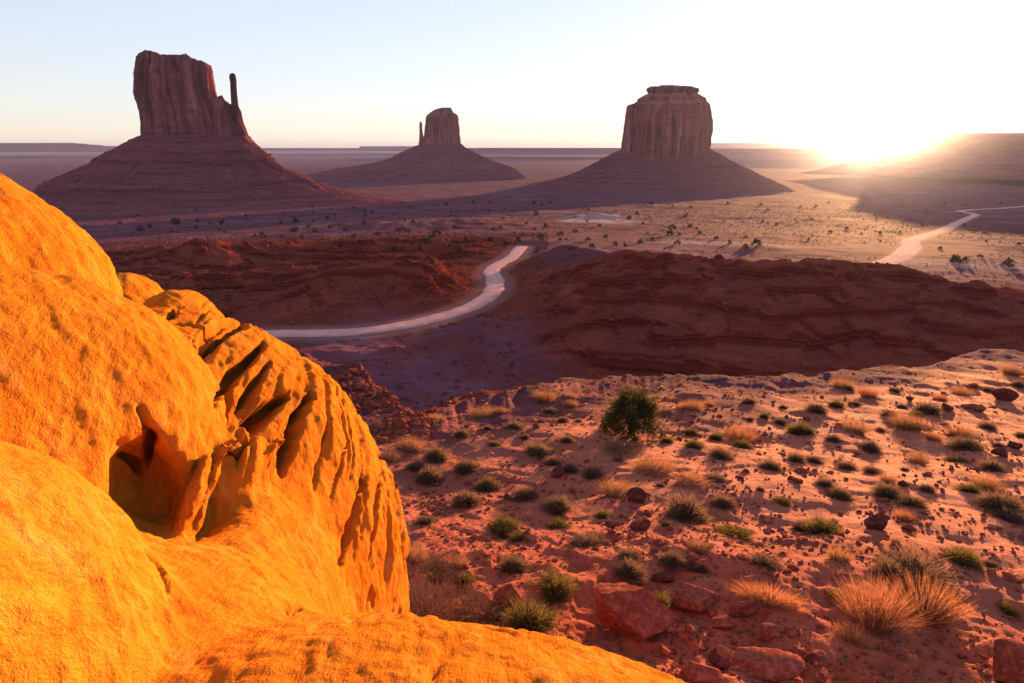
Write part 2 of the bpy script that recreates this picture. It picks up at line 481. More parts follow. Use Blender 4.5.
# ------------------------------------------------------------------ buttes and mesas
def mat_butte(name, tint=(1, 1, 1), talus=False):
    t = NT(name)
    P = t.coords()
    g = lambda c: tuple(a * b for a, b in zip(c, tint))
    if talus:
        z = t.coords((0.003, 0.003, 0.123))
        b = t.noise(z, 1.0, 6, 0.7, 0.3)
        c = t.ramp(b, [(0.32, g((0.088, 0.029, 0.033))), (0.46, g((0.177, 0.056, 0.061))), (0.56, g((0.212, 0.075, 0.087))), (0.68, g((0.124, 0.040, 0.047)))])
        n = t.noise(P, 0.03, 6, 0.7)
        c = t.mix(t.ramp(n, [(0.42, 0), (0.60, 0.75)]), c, g((0.194, 0.072, 0.084)))
        rub = t.ramp(t.voro(P, 0.10), [(0.12, 1), (0.28, 0)])
        c = t.mix(t.math('MULTIPLY', rub, t.ramp(t.noise(P, 0.012, 3), [(0.5, 0), (0.62, 0.75)])), c, g((0.354, 0.172, 0.212)))
        h = t.math('ADD', t.math('MULTIPLY', n, 1.0), t.math('MULTIPLY', b, 1.0))
        return t.done(t.matte(c, t.bump(h, 0.8, 9.0)))
    s = t.coords((0.052, 0.041, 0.006))
    st = t.noise(s, 1.0, 6, 0.62, 0.4)
    z = t.coords((0.003, 0.002, 0.091))
    bd = t.noise(z, 1.0, 4, 0.6, 0.2)
    big = t.noise(P, 0.017, 4, 0.55)
    c = t.ramp(st, [(0.32, g((0.042, 0.015, 0.019))), (0.45, g((0.156, 0.053, 0.052))), (0.56, g((0.250, 0.087, 0.084))), (0.70, g((0.395, 0.175, 0.167)))])
    c = t.mix(t.ramp(big, [(0.5, 0), (0.68, 0.6)]), c, g((0.309, 0.113, 0.107)))
    c = t.mix(t.ramp(bd, [(0.5, 0), (0.66, 0.45)]), c, g((0.140, 0.050, 0.053)))
    h = t.math('ADD', t.math('MULTIPLY', st, 1.3), t.math('MULTIPLY', bd, 0.4))
    return t.done(t.matte(c, t.bump(h, 0.9, 8.0)))

class Plane:
    """vertical plane at horizontal distance D, facing the camera; pixel -> (sideways, z)"""
    def __init__(self, u, D):
        self.az = math.atan2((u - 512) / FPX, 1.01); self.D = D
        self.c = np.array([math.sin(self.az) * D, math.cos(self.az) * D])
        self.lat = np.array([math.cos(self.az), -math.sin(self.az)]); self.dep = np.array([math.sin(self.az), math.cos(self.az)])
    def sz(self, u, v):
        d = ray(u, v); k = self.D / (d[0] * self.dep[0] + d[1] * self.dep[1])
        p = d * k; return (p[0] - self.c[0]) * self.lat[0] + (p[1] - self.c[1]) * self.lat[1], p[2]
    def xy(self, s, w):
        return self.c[0] + s * self.lat[0] + w * self.dep[0], self.c[1] + s * self.lat[1] + w * self.dep[1]

def tower(name, parent, mat, pl, edges, top, depth, off=0.0, n=3.2, flute=6.0, seed=0.0, NA=420, NT_=150, fs=22.0):
    """edges: (v, uL, uR) top->down, side profile; top: (u, v) roof outline"""
    ee = np.array([[*pl.sz(a[1], a[0]), *pl.sz(a[2], a[0])] for a in edges])
    zs = (ee[:, 1] + ee[:, 3]) / 2; sl = ee[:, 0]; sr = ee[:, 2]
    o = np.argsort(zs); zs, sl, sr = zs[o], sl[o], sr[o]
    tp = np.array([pl.sz(*a) for a in top]); tp = tp[np.argsort(tp[:, 0])]
    z0 = zs[0]; ztop = tp[:, 1].max()
    th = np.linspace(0, 2 * math.pi, NA, endpoint=False)
    cx = np.sign(np.cos(th)) * np.abs(np.cos(th)) ** (2 / n); sy = np.sign(np.sin(th)) * np.abs(np.sin(th)) ** (2 / n)
    T = np.linspace(0, 1, NT_)[:, None]
    smid = (sl[-1] + sr[-1]) / 2; shalf = (sr[-1] - sl[-1]) / 2
    lat_t = smid + shalf * cx
    zt = np.interp(lat_t, tp[:, 0], tp[:, 1])[None, :]
    blk = 2.2 * terr(1.5 * pn(lat_t / 13.0 + seed, 0.5 * sy + seed), 0.7, 0.9)
    Z = z0 + (zt + blk * np.minimum(1, (ztop - z0) / 120) - z0) * T
    L = np.interp(Z, zs, sl); Rr = np.interp(Z, zs, sr)
    mid = (L + Rr) / 2; half = (Rr - L) / 2; w0 = (sr[-1] - sl[-1]) / 2
    s = mid + half * cx; w = off + depth * (half / half.max()) * sy
    arc = th * (shalf + depth) * 0.5
    ax, ay = np.cos(th) * (shalf + depth) * .5, np.sin(th) * (shalf + depth) * .5
    q = flute
    fl = ridged(ax / fs + seed, ay / fs, Z / 260 + seed, 3)
    f2 = pn(ax / (fs * 0.45) + seed, ay / (fs * 0.45), Z / 70)
    f3 = fbm(ax / 14, ay / 14, Z / 16 + seed, 3)
    slab = np.floor(3 * pn(ax / (fs * 1.6), ay / (fs * 1.6), Z / 160 + seed * 2) + 0.3 * f2) / 3
    led = pn(ax / 300, ay / 300, Z / 9.0 + seed)
    crk = 1 - sst(np.abs(pn(ax / (fs * 0.8) + seed + 3, ay / (fs * 0.8), Z / 420)), 0.0, 0.10)
    crk2 = 1 - sst(np.abs(pn(ax / (fs * 0.35) + seed + 5, ay / (fs * 0.35), Z / 150)), 0.0, 0.12)
    disp = q * (-0.95 * crk - 0.35 * crk2 + 0.75 * (fl - 0.35) + 0.35 * f2 + 0.9 * slab + 0.22 * f3 + 0.10 * led)
    edge = 1 - 0.5 * (1 - np.abs(sy)) * 0   # flutes all round
    s = s + disp * np.cos(th) * 0.55; w = w + disp * np.sin(th)
    Z = Z + 1.2 * pn(ax / 12, ay / 12, 9 + seed) * T
    rows = [np.stack([*pl.xy(s, w), Z], -1)]
    ss, ww = s[-1], w[-1]; cm, cw = ss.mean(), ww.mean()
    for k in (0.97, 0.9, 0.75, 0.5, 0.25, 0.02):
        a = cm + (ss - cm) * k; b = cw + (ww - cw) * k
        z = np.interp(a, tp[:, 0], tp[:, 1]) + (1.6 * pn(a / 10, b / 10, seed) + 1.5 * (1 - k))
        rows.append(np.stack([*pl.xy(a, b), z], -1)[None])
    V = np.concatenate(rows, 0); nr = V.shape[0]
    return npmesh(name, V.reshape(-1, 3), gridfaces(nr, NA, True), mat, parent)

def talus(name, parent, mat, pl, levels, ratio, off=0.0, seed=0.0, NA=520, NL=170, gul=5.0, cliffs=()):
    ee = np.array([[*pl.sz(a[1], a[0]), *pl.sz(a[2], a[0])] for a in levels])
    z = (ee[:, 1] + ee[:, 3]) / 2
    tt = np.linspace(0, 1, len(levels)); q = np.linspace(0, 1, NL)
    Zl = np.interp(q, tt, z); Ll = np.interp(q, tt, ee[:, 0]); Rl = np.interp(q, tt, ee[:, 2])
    th = np.linspace(0, 2 * math.pi, NA, endpoint=False)
    c, s_ = np.cos(th), np.sin(th)
    mid = ((Ll + Rl) / 2)[:, None]; half = ((Rl - Ll) / 2)[:, None]
    n = 2.4
    cx = np.sign(c) * np.abs(c) ** (2 / n); sy = np.sign(s_) * np.abs(s_) ** (2 / n)
    S_ = mid + half * cx; W = off + half * ratio[0] * sy + ratio[1] * sy * (1 - q[:, None] * 0.3)
    R0 = half
    Z = Zl[:, None] + 0 * S_
    g = ridged(c * 7 + seed, s_ * 7, q[:, None] * 1.2, 3) - 0.3
    g2 = ridged(c * 21 + seed, s_ * 21, q[:, None] * 2.0, 3) - 0.3
    nn = fbm(S_ / 40, W / 40, Z / 25 + seed, 4)
    amp = gul * sst(q, 0.02, 0.35)[:, None]
    disp = amp * (1.5 * g + 0.8 * g2) + 3.2 * nn + 1.6 * ridged(S_ / 16, W / 16, Z / 12 + seed, 3)
    zw = Z + 6 * fbm(c * 1.6 + seed, s_ * 1.6, 0.5, 3)
    step = sst(fbm(c * 2.2, s_ * 2.2, Z / 60 + seed, 3), -0.4, 0.3) * (2.6 * pn(c * 1.2, s_ * 1.2, zw / 8.0 + seed) + 1.8 * pn(c * 5, s_ * 5, zw / 4.0 + seed))
    disp = disp + step * 1.5
    S_ = S_ + disp * c; W = W + disp * s_
    Z = Z + 0.8 * fbm(S_ / 15, W / 15, seed, 3)
    rows = [np.stack([*pl.xy(S_, W), Z], -1)]
    top = rows[0][0]; cen = top.mean(0)
    V = np.concatenate([(cen + (top - cen) * 0.02)[None], rows[0]], 0)
    return npmesh(name, V.reshape(-1, 3), gridfaces(V.shape[0], NA, True)[:, ::-1], mat, parent)

M_TOWER = mat_butte("red_sandstone_cliff", (1.0, 0.88, 0.95)); M_TALUS = mat_butte("red_shale_slope", (0.92, 0.78, 0.85), talus=True)
M_TOWER2 = mat_butte("warm_sandstone_cliff", (1.15, 1.02, 0.95))

# left butte with the thin spire
pl = Plane(190, 1500)
b1 = empty("butte", (*pl.xy(0, 0), -107))
tag(b1, "dark red butte with a thin spire on its right, above the orange outcrop", "butte")
def rel(o, par):
    o.parent = par; o.matrix_parent_inverse = par.matrix_world.inverted(); return o
bpy.context.view_layer.update()
def under(par, o):
    o.parent = par
    o.matrix_parent_inverse.identity()
    off = Vector(par.location)
    me = o.data; n = len(me.vertices); co = np.empty(n * 3, np.float32)
    me.vertices.foreach_get("co", co); co = co.reshape(-1, 3) - np.array(off, np.float32)
    me.vertices.foreach_set("co", co.ravel()); me.update(); return o
under(b1, tower("rock_tower", None, M_TOWER, pl,
    [(52, 138, 208), (57, 136, 209), (62, 135.5, 210), (66, 134.5, 211), (72, 133.5, 212), (85, 134, 213.5), (95, 134.5, 215.5), (104, 136.5, 219), (112, 138.5, 223), (125, 140, 227), (140, 141, 230), (146, 140, 232)],
    [(130, 57.5), (140, 54.5), (144, 52), (152, 52.5), (158, 54), (161, 57), (168, 56.5), (176, 56), (186, 57.5), (195, 60), (199, 62), (207, 64.5), (213, 66)], 75, 30, flute=9, seed=1.3))
under(b1, tower("rock_shoulder", None, M_TOWER, pl,
    [(97, 212, 228), (104, 210, 231), (112, 209, 236), (122, 208, 240), (132, 207, 245), (146, 206, 250)],
    [(205, 96), (216, 99.5), (218, 97), (222, 96.5), (224, 101), (228, 104.5), (232, 108)], 34, -8, flute=4.5, seed=4.1, NA=240, NT_=80, fs=14))
under(b1, tower("spire", None, M_TOWER, pl,
    [(75, 229.3, 235), (79, 229, 236), (83, 230, 236.3), (95, 230.3, 237), (106, 231, 238.2), (112, 231, 241), (122, 232, 243), (130, 233, 246), (140, 234, 249.5), (146, 234, 251)],
    [(228, 75.5), (232, 74.5), (236, 75.5)], 9, -14, n=2.6, flute=1.6, seed=2.2, NA=120, NT_=90, fs=8))
t1 = under(b1, talus("talus_slope", None, M_TALUS, pl,
    [(136, 139, 250), (139, 134, 251), (143, 125, 254), (148, 116, 259), (153, 106, 263), (156.5, 100, 267), (158.5, 95.5, 269), (162, 94, 271), (168, 79, 280), (173.5, 64, 293), (175.5, 58, 297), (179, 50, 304), (183, 41, 314), (185, 39, 318), (190, 37, 326), (191.5, 30, 331), (194, 22, 342), (196, 20, 345), (198, 6, 362), (200, 3, 366), (205, -25, 395), (214, -50, 420)],
    (0.62, 0.0), 0, 0.7, gul=6))

# middle butte
pl = Plane(440, 3500)
b2 = empty("butte", (*pl.xy(0, 0), -145))
tag(b2, "hazy smaller butte with a stubby thumb on its left side, middle of the three", "butte")
under(b2, tower("rock_tower", None, M_TOWER2, pl,
    [(108, 433, 453), (112.5, 431, 453.5), (115, 427.5, 457.5), (118, 426, 458.5), (125, 425.5, 459), (134, 424.5, 459.5), (140, 422.5, 460), (150, 420, 461)],
    [(424, 117), (427, 115), (432, 113.5), (435, 109.5), (441, 108), (451, 107.7), (453, 112.5), (458, 115.5), (460, 117)], 75, 20, flute=10, seed=7.3, NA=300, NT_=100, fs=30))
under(b2, tower("spire", None, M_TOWER2, pl,
    [(122.5, 419.7, 422), (125, 419.4, 422.4), (132, 419.6, 422.8), (138, 419.2, 424), (150, 418, 428)],
    [(419, 122.5), (421, 122), (423, 123)], 16, -10, n=2.6, flute=2.5, seed=5.2, NA=100, NT_=60, fs=12))
t2 = under(b2, talus("talus_slope", None, M_TALUS, pl,
    [(144, 421, 461), (146.5, 414, 464), (150, 407, 469), (154, 400, 476), (158, 392, 484), (160.5, 384, 490), (162, 379, 494), (164.5, 365, 502), (166.5, 350, 508), (169, 334, 513), (172, 320, 517), (175, 308, 520), (178, 296, 524)],
    (0.5, 0.0), 0, 3.1, gul=10))

# right butte, broad, with a cap
pl = Plane(667, 2400)
b3 = empty("butte", (*pl.xy(0, 0), -133))
tag(b3, "broad drum-shaped red butte with a flat cap, nearest to the sun", "butte")
under(b3, tower("rock_tower", None, M_TOWER2, pl,
    [(86, 648, 698), (88.5, 646, 700), (91, 646.5, 700), (93, 648, 698), (95, 643, 701), (98.5, 636.5, 707), (100.5, 636.5, 706.5), (103.5, 632, 709.5), (105, 626.5, 710.5), (112, 625, 711.5), (120, 624, 712.3), (132, 622.7, 711.8), (145, 621.3, 710.5), (160, 620, 710)],
    [(640, 89), (650, 87.5), (660, 86.8), (672, 86), (680, 86.8), (690, 87.6), (700, 88.5), (706, 89)], 130, 30, flute=9, seed=9.7, fs=24, n=2.6))
t3 = under(b3, talus("talus_slope", None, M_TALUS, pl,
    [(149, 622, 711), (151, 619, 713), (154, 612, 719), (158, 605, 726), (162, 599, 733), (166, 592, 741), (170, 584, 749), (174, 575, 757), (176, 570, 762), (178, 564, 768), (179.5, 558, 771), (182, 548, 776), (184.5, 536, 782), (188, 524, 788), (192, 512, 794)],
    (0.5, 0.0), 0, 6.6, gul=8))

# long flat mesas
def mesa(label, u0, u1, D, vtop, vbase, depth, seed, mat=None, cliff=0.45, wob=0.3, slope_px=(20, 20), tops=None):
    """long flat-topped mesa between pixel columns u0..u1 at distance D"""
    pl = Plane((u0 + u1) / 2, D)
    s0, z1 = pl.sz(u0, vtop); s1, _ = pl.sz(u1, vtop); z0 = pl.sz((u0 + u1) / 2, vbase)[1]
    _, ztl = pl.sz((u0 + u1) / 2, vtop)
    pxm = D / FPX
    NA = 420; th = np.linspace(0, 2 * math.pi, NA, endpoint=False)
    n = 5.0; c, s_ = np.cos(th), np.sin(th)
    cx = np.sign(c) * np.abs(c) ** (2 / n); sy = np.sign(s_) * np.abs(s_) ** (2 / n)
    mid = (s0 + s1) / 2; half = (s1 - s0) / 2
    Ht = ztl - z0
    rows = []
    prof = [(1.0, 1.0), (0.72, 0.75), (0.5, 0.5), (0.25, 1 - cliff), (0.12, 1 - cliff * 0.92), (0.1, 0.02), (0.06, 0.0)]
    for k, (out, dn) in enumerate(prof):
        wv = wob * depth * (fbm(c * half / depth * 1.3 + seed, s_ * 1.3, 0.1 * dn, 4))
        left = (c < 0); ox = np.where(left, slope_px[0], slope_px[1]) * pxm * out
        s = mid + half * cx + ox * cx + wv * c
        w = depth * sy + 0.5 * depth * out * sy + wv * s_
        z = z0 + Ht * (1 - dn) + 0.04 * Ht * pn(s / (0.7 * depth), w / depth, seed)
        if tops is not None:
            z = z0 + (np.interp(s, [pl.sz(a, b)[0] for a, b in tops], [pl.sz(a, b)[1] for a, b in tops]) - z0) * (1 - dn) + 0.02 * Ht * pn(s / depth, w / depth, seed)
        rows.append(np.stack([*pl.xy(s, w), z], -1))
    # refine between profile rows
    P = np.array(rows); m = P.shape[0]; q = np.linspace(0, m - 1, 40)
    i = np.minimum(q.astype(int), m - 2); f = (q - i)[:, None, None]
    V = P[i] * (1 - f) + P[i + 1] * f
    nz = fbm(V[..., 0] / (0.12 * depth), V[..., 1] / (0.12 * depth), V[..., 2] / (0.3 * Ht) + seed, 3) * 0.025 * depth
    V[..., 0] += nz; V[..., 1] += nz
    topc = V[-1]; cen = topc.mean(0)
    add = []
    for k in (0.7, 0.35, 0.02):
        a = topc.copy(); a[:, :2] = cen[:2] + (topc[:, :2] - cen[:2]) * k
        # keep the roof following its own edge
        add.append(a)
    V = np.concatenate([V, np.array(add)], 0)
    loc = (*pl.xy(mid, 0), z0)
    o = npmesh("mesa", V.reshape(-1, 3) - np.array(loc), gridfaces(V.shape[0], NA, True), mat or M_TALUS, loc=loc)
    return tag(o, label, "mesa")

mesa("big dark mesa rising at the right edge, the sun beside its left shoulder", 900, 1320, 4200, 135, 176, 500, 1.1, cliff=0.3, wob=0.12, slope_px=(60, 60),
     tops=[(800, 160), (860, 154), (885, 149), (905, 142), (922, 136.5), (940, 135), (1024, 134.5), (1400, 128)])
mesa("long low bluish mesa on the far horizon at the left, behind the spired butte", -220, 120, 15000, 143.5, 152, 1500, 2.7, cliff=0.5, wob=0.1, tops=[(-400, 143), (0, 144), (45, 143.3), (58, 143.3), (85, 145.5), (112, 147), (160, 148)])
mesa("low distant rise between the spired butte and the middle butte, far away", 250, 420, 18000, 148, 151, 1200, 4.4, wob=0.15)
mesa("thin dark ridge on the horizon just left of the middle butte", 362, 425, 20000, 146.3, 150, 900, 5.1, wob=0.1)
mesa("low hazy plateau stretching between the middle butte and the broad butte", 462, 640, 12000, 148, 154, 900, 6.8, wob=0.12)
mesa("hazy plateau right of the broad butte, running toward the sun", 690, 960, 9500, 148.6, 160, 900, 8.3, wob=0.12)
mesa("faint flat mesa on the horizon right of the broad butte, behind the plateau", 700, 800, 22000, 143.2, 150, 1200, 9.9, wob=0.1)

# ------------------------------------------------------------------ haze
def build_haze():
    t = NT("haze_air")
    ad = t.n("ShaderNodeAddShader")
    for k, (col, den, g) in enumerate([((0.45, 0.60, 1.0), 1.9e-5, -0.4), ((0.92, 0.86, 0.95), 0.5e-5, 0.985)]):
        v = t.n("ShaderNodeVolumePrincipled")      # thin even air: a pale part and a forward-scattering dusty part
        v.inputs["Color"].default_value = (*col, 1)
        v.inputs["Density"].default_value = den
        v.inputs["Anisotropy"].default_value = g
        t.l(v.outputs[0], ad.inputs[k])
    t.l(ad.outputs[0], t.out.inputs["Volume"])
    Hh = 43500.0; z0, z1 = -260.0, 230.0
    V = [(-Hh, -Hh, z0), (Hh, -Hh, z0), (Hh, Hh, z0), (-Hh, Hh, z0), (-Hh, -Hh, z1), (Hh, -Hh, z1), (Hh, Hh, z1), (-Hh, Hh, z1)]
    F = [(0, 3, 2, 1), (4, 5, 6, 7), (0, 1, 5, 4), (1, 2, 6, 5), (2, 3, 7, 6), (3, 0, 4, 7)]
    o = npmesh("haze", V, F, t.m, smooth=False)
    tag(o, kind="stuff"); return o
build_haze()

# ------------------------------------------------------------------ orange sandstone outcrop
def surface_nets(D, org, h):
    nx, ny, nz = D.shape
    s = D < 0
    idx = -np.ones((nx - 1, ny - 1, nz - 1), np.int32)
    cs = np.zeros(idx.shape, np.int8)
    for dx in (0, 1):
        for dy in (0, 1):
            for dz in (0, 1):
                cs += s[dx:nx - 1 + dx, dy:ny - 1 + dy, dz:nz - 1 + dz]
    act = (cs > 0) & (cs < 8)
    I, J, K = np.nonzero(act)
    idx[I, J, K] = np.arange(len(I))
    acc = np.zeros((len(I), 3), np.float32); cnt = np.zeros(len(I), np.float32)
    for ax in range(3):
        o = [a for a in range(3) if a != ax]
        for p in (0, 1):
            for q in (0, 1):
                a = np.stack([I, J, K], -1); a[:, o[0]] += p; a[:, o[1]] += q
                b = a.copy(); b[:, ax] += 1
                da = D[a[:, 0], a[:, 1], a[:, 2]]; db = D[b[:, 0], b[:, 1], b[:, 2]]
                m = (da < 0) != (db < 0)
                t = np.where(m, da / np.where(m, da - db, 1), 0)
                pt = a.astype(np.float32); pt[:, ax] += t
                acc[m] += pt[m]; cnt[m] += 1
    V = acc / cnt[:, None] * h + np.array(org)
    faces = []
    for ax in range(3):
        o = [a for a in range(3) if a != ax]
        sl0 = [slice(None)] * 3; sl1 = [slice(None)] * 3
        sl0[ax] = slice(0, -1); sl1[ax] = slice(1, None)
        A = s[tuple(sl0)]; B = s[tuple(sl1)]
        ch = A != B
        P = np.stack(np.nonzero(ch), -1)
        m = (P[:, o[0]] > 0) & (P[:, o[1]] > 0) & (P[:, o[0]] < D.shape[o[0]] - 1) & (P[:, o[1]] < D.shape[o[1]] - 1)
        P = P[m]
        ins = A[P[:, 0], P[:, 1], P[:, 2]]
        q = []
        for (d0, d1) in ((-1, -1), (0, -1), (0, 0), (-1, 0)):
            c = P.copy(); c[:, o[0]] += d0; c[:, o[1]] += d1
            q.append(idx[c[:, 0], c[:, 1], c[:, 2]])
        q = np.stack(q, -1)
        flip = ins if ax != 1 else ~ins
        q = np.where(flip[:, None], q, q[:, ::-1])
        faces.append(q)
    return V, np.concatenate(faces)

def vnormals(V, F):
    a = V[F[:, 2]] - V[F[:, 0]]; b = V[F[:, 3]] - V[F[:, 1]]
    n = np.cross(a, b); N = np.zeros_like(V)
    for k in range(4):
        for j in range(3): N[:, j] += np.bincount(F[:, k], n[:, j], len(V))
    return N / (np.linalg.norm(N, axis=1, keepdims=True) + 1e-12)

def subdivide(V, F):
    n = len(V); m = len(F)
    e = np.stack([F, np.roll(F, -1, 1)], -1).reshape(-1, 2); es = np.sort(e, 1)
    key = es[:, 0].astype(np.int64) * n + es[:, 1]
    uk, inv = np.unique(key, return_inverse=True)
    ev = (V[uk // n] + V[uk % n]) / 2
    fc = V[F].mean(1)
    em = (n + inv).reshape(m, 4); fi = n + len(uk) + np.arange(m)
    V2 = np.concatenate([V, ev, fc])
    F2 = np.stack([np.stack([F[:, k], em[:, k], fi, em[:, k - 1]], -1) for k in range(4)], 1).reshape(-1, 4)
    return V2, F2

class Lobe:
    def __init__(self, u, v, dist, ru, rv, rd, rot=0.0, down=1.0, k=0.25, sub=False, pw=2.0):
        f = ray(u, v); f = f / np.linalg.norm(f)
        rt = np.cross(f, [0, 0, 1.0]); rt /= np.linalg.norm(rt); up = np.cross(rt, f)
        c, s = math.cos(rot), math.sin(rot)
        self.rt = rt * c + up * s; self.up = up * c - rt * s; self.f = f
        self.c = f * dist; m = dist / FPX / math.hypot(1, 0) * 1.0
        px = dist / FPX / np.linalg.norm(ray(u, v)) * 1.0
        self.r = (ru * px, rv * px, rd); self.down = down; self.k = k; self.sub = sub; self.pw = pw
    def d(self, X, Y, Z):
        x = X - self.c[0]; y = Y - self.c[1]; z = Z - self.c[2]
        a = (x * self.rt[0] + y * self.rt[1] + z * self.rt[2]) / self.r[0]
        b = (x * self.up[0] + y * self.up[1] + z * self.up[2]) / self.r[1]
        c = (x * self.f[0] + y * self.f[1] + z * self.f[2]) / self.r[2]
        if self.down != 1.0: b = np.where(b < 0, b * self.down, b)
        if self.pw != 2.0:
            p = self.pw
            k0 = (np.abs(a) ** p + np.abs(b) ** p + np.abs(c) ** p) ** (1 / p)
        else: k0 = np.sqrt(a * a + b * b + c * c)
        return (k0 - 1) * min(self.r)

def smin(a, b, k):
    h = np.clip(0.5 + 0.5 * (b - a) / k, 0, 1)
    return b + (a - b) * h - k * h * (1 - h)

class Ell:
    """ellipsoid lying along a bearing: radii across, along, up"""
    def __init__(self, c, r, th, k=0.15, tilt=0.0, down=1.0):
        co, si = math.cos(th), math.sin(th)
        a = np.array([co, -si, 0.0]); b = np.array([si, co, 0.0]); u = np.array([0, 0, 1.0])
        ct, st = math.cos(tilt), math.sin(tilt)
        self.ax = (a, b * ct + u * st, u * ct - b * st); self.c = c; self.r = r; self.k = k; self.down = down
    def d(self, X, Y, Z):
        x = X - self.c[0]; y = Y - self.c[1]; z = Z - self.c[2]
        q = [(x * e[0] + y * e[1] + z * e[2]) / r for e, r in zip(self.ax, self.r)]
        if self.down != 1.0: q[2] = np.where(q[2] < 0, q[2] * self.down, q[2])
        k0 = np.sqrt(q[0] ** 2 + q[1] ** 2 + q[2] ** 2)
        k1 = np.sqrt((q[0] / self.r[0]) ** 2 + (q[1] / self.r[1]) ** 2 + (q[2] / self.r[2]) ** 2) + 1e-9
        return k0 * (k0 - 1) / k1

ROCK = [
    Ell((-4.347, 4.334, -1.328), (1.170, 1.902, 1.407), 0.241, 0.10, down=0.4),   # high hump at the left
    Ell((-4.472, 7.623, -3.444), (0.771, 1.522, 2.068), -0.097, 0.08, down=0.5),  # small far lobe
    Ell((-3.604, 7.018, -4.194), (0.866, 1.761, 2.744), -0.115, 0.10, down=0.5),  # second far lobe
    Ell((-3.270, 5.338, -4.585), (1.936, 3.264, 3.257), 0.249, 0.08, down=0.6),   # tall fluted wall
    Ell((-3.000, 5.011, -4.177), (1.579, 3.038, 1.769), 0.387, 0.06, down=0.35),  # its right-hand buttress
    Ell((-3.197, 3.166, -2.477), (0.900, 2.258, 1.992), 0.352, 0.05, down=0.4),  # main face
    Ell((-1.771, 3.871, -6.788), (0.878, 3.785, 4.432), -0.179, 0.16),  # bench below the wall
    Ell((-2.505, 0.614, -1.878), (1.211, 2.416, 1.307), 0.173, 0.30, down=0.4),   # lower left hump
    Ell((-2.209, 2.451, -3.695), (1.691, 1.701, 1.908), 0.190, 0.25),
    Ell((-0.825, 1.308, -4.600), (3.723, 2.844, 2.839), -0.021, 0.12, down=0.5),  # ledge at the bottom
]
FINS = []; CUTS = []
def rock_sdf(X, Y, Z):
    d = None
    for L in ROCK:
        e = L.d(X, Y, Z)
        d = e if d is None else smin(d, e, L.k)
    for L in CUTS:
        d = -smin(-d, L.d(X, Y, Z), L.k)
    for L in FINS:
        d = smin(d, L.d(X, Y, Z), L.k)
    return d

def rock_hit(u, v):
    d = ray(u, v); d = d / np.linalg.norm(d); t = 1.2
    for _ in range(160):
        p = d * t; e = float(rock_sdf(np.array([p[0]]), np.array([p[1]]), np.array([p[2]]))[0])
        if e < 0.006 or t > 14: break
        t += 0.7 * e
    return d * t
def surf(u, v): return float(np.linalg.norm(rock_hit(u, v)))
_c = [(148, 486, 36, 52, 0.50, 0.30, 0.10, 0.08)]
_f = [(222, 492, 70, 30, 0.30, 0.95, 0.07, 0.10)] + [(190 + 17 * i, 502 - 7 * i, 58 - 4 * abs(i - 1), 6.5, 0.22, 1.08 - 0.04 * i, 0.02, 0.035 - 0.02 * (i % 2)) for i in range(5)] + [(262, 476, 36, 14, 0.24, 0.9, 0.06, 0.05)]
_C = [Lobe(u, v, surf(u, v) + off, ru, rv, rd, rot=ro, k=k) for (u, v, ru, rv, rd, ro, k, off) in _c]
_F = [Lobe(u, v, surf(u, v) + off, ru, rv, rd, rot=ro, k=k) for (u, v, ru, rv, rd, ro, k, off) in _f]
CUTS.extend(_C); FINS.extend(_F)

CREVICES = [
    ([(266, 342), (240, 366), (214, 402)], 0.10, 0.22), ([(292, 392), (262, 415), (238, 448)], 0.13, 0.26),
    ([(312, 392), (298, 425), (284, 474)], 0.09, 0.28), ([(366, 478), (352, 520), (341, 566)], 0.12, 0.25),
    ([(138, 408), (150, 432), (146, 466)], 0.07, 0.20), ([(120, 452), (132, 462), (140, 474)], 0.06, 0.14),
    ([(222, 378), (228, 398), (232, 420)], 0.06, 0.14), ([(270, 362), (252, 388), (240, 410)], 0.06, 0.12), ([(240, 322), (216, 340), (196, 356)], 0.07, 0.12),
    ([(382, 470), (376, 510), (370, 560)], 0.06, 0.12), ([(330, 420), (322, 455), (312, 490)], 0.045, 0.10), ([(345, 440), (338, 470), (330, 500)], 0.04, 0.08),
    ([(145, 548), (160, 572), (168, 592)], 0.035, 0.07), ([(286, 618), (292, 610), (304, 606)], 0.04, 0.08),
    ([(215, 330), (190, 322), (165, 322)], 0.06, 0.10)]

def dense(pts):
    out = []
    for a, b in zip(pts[:-1], pts[1:]):
        n = max(2, int(math.hypot(a[0] - b[0], a[1] - b[1]) / 6))
        out += [(a[0] + (b[0] - a[0]) * i / n, a[1] + (b[1] - a[1]) * i / n) for i in range(n)]
    return out + [pts[-1]]

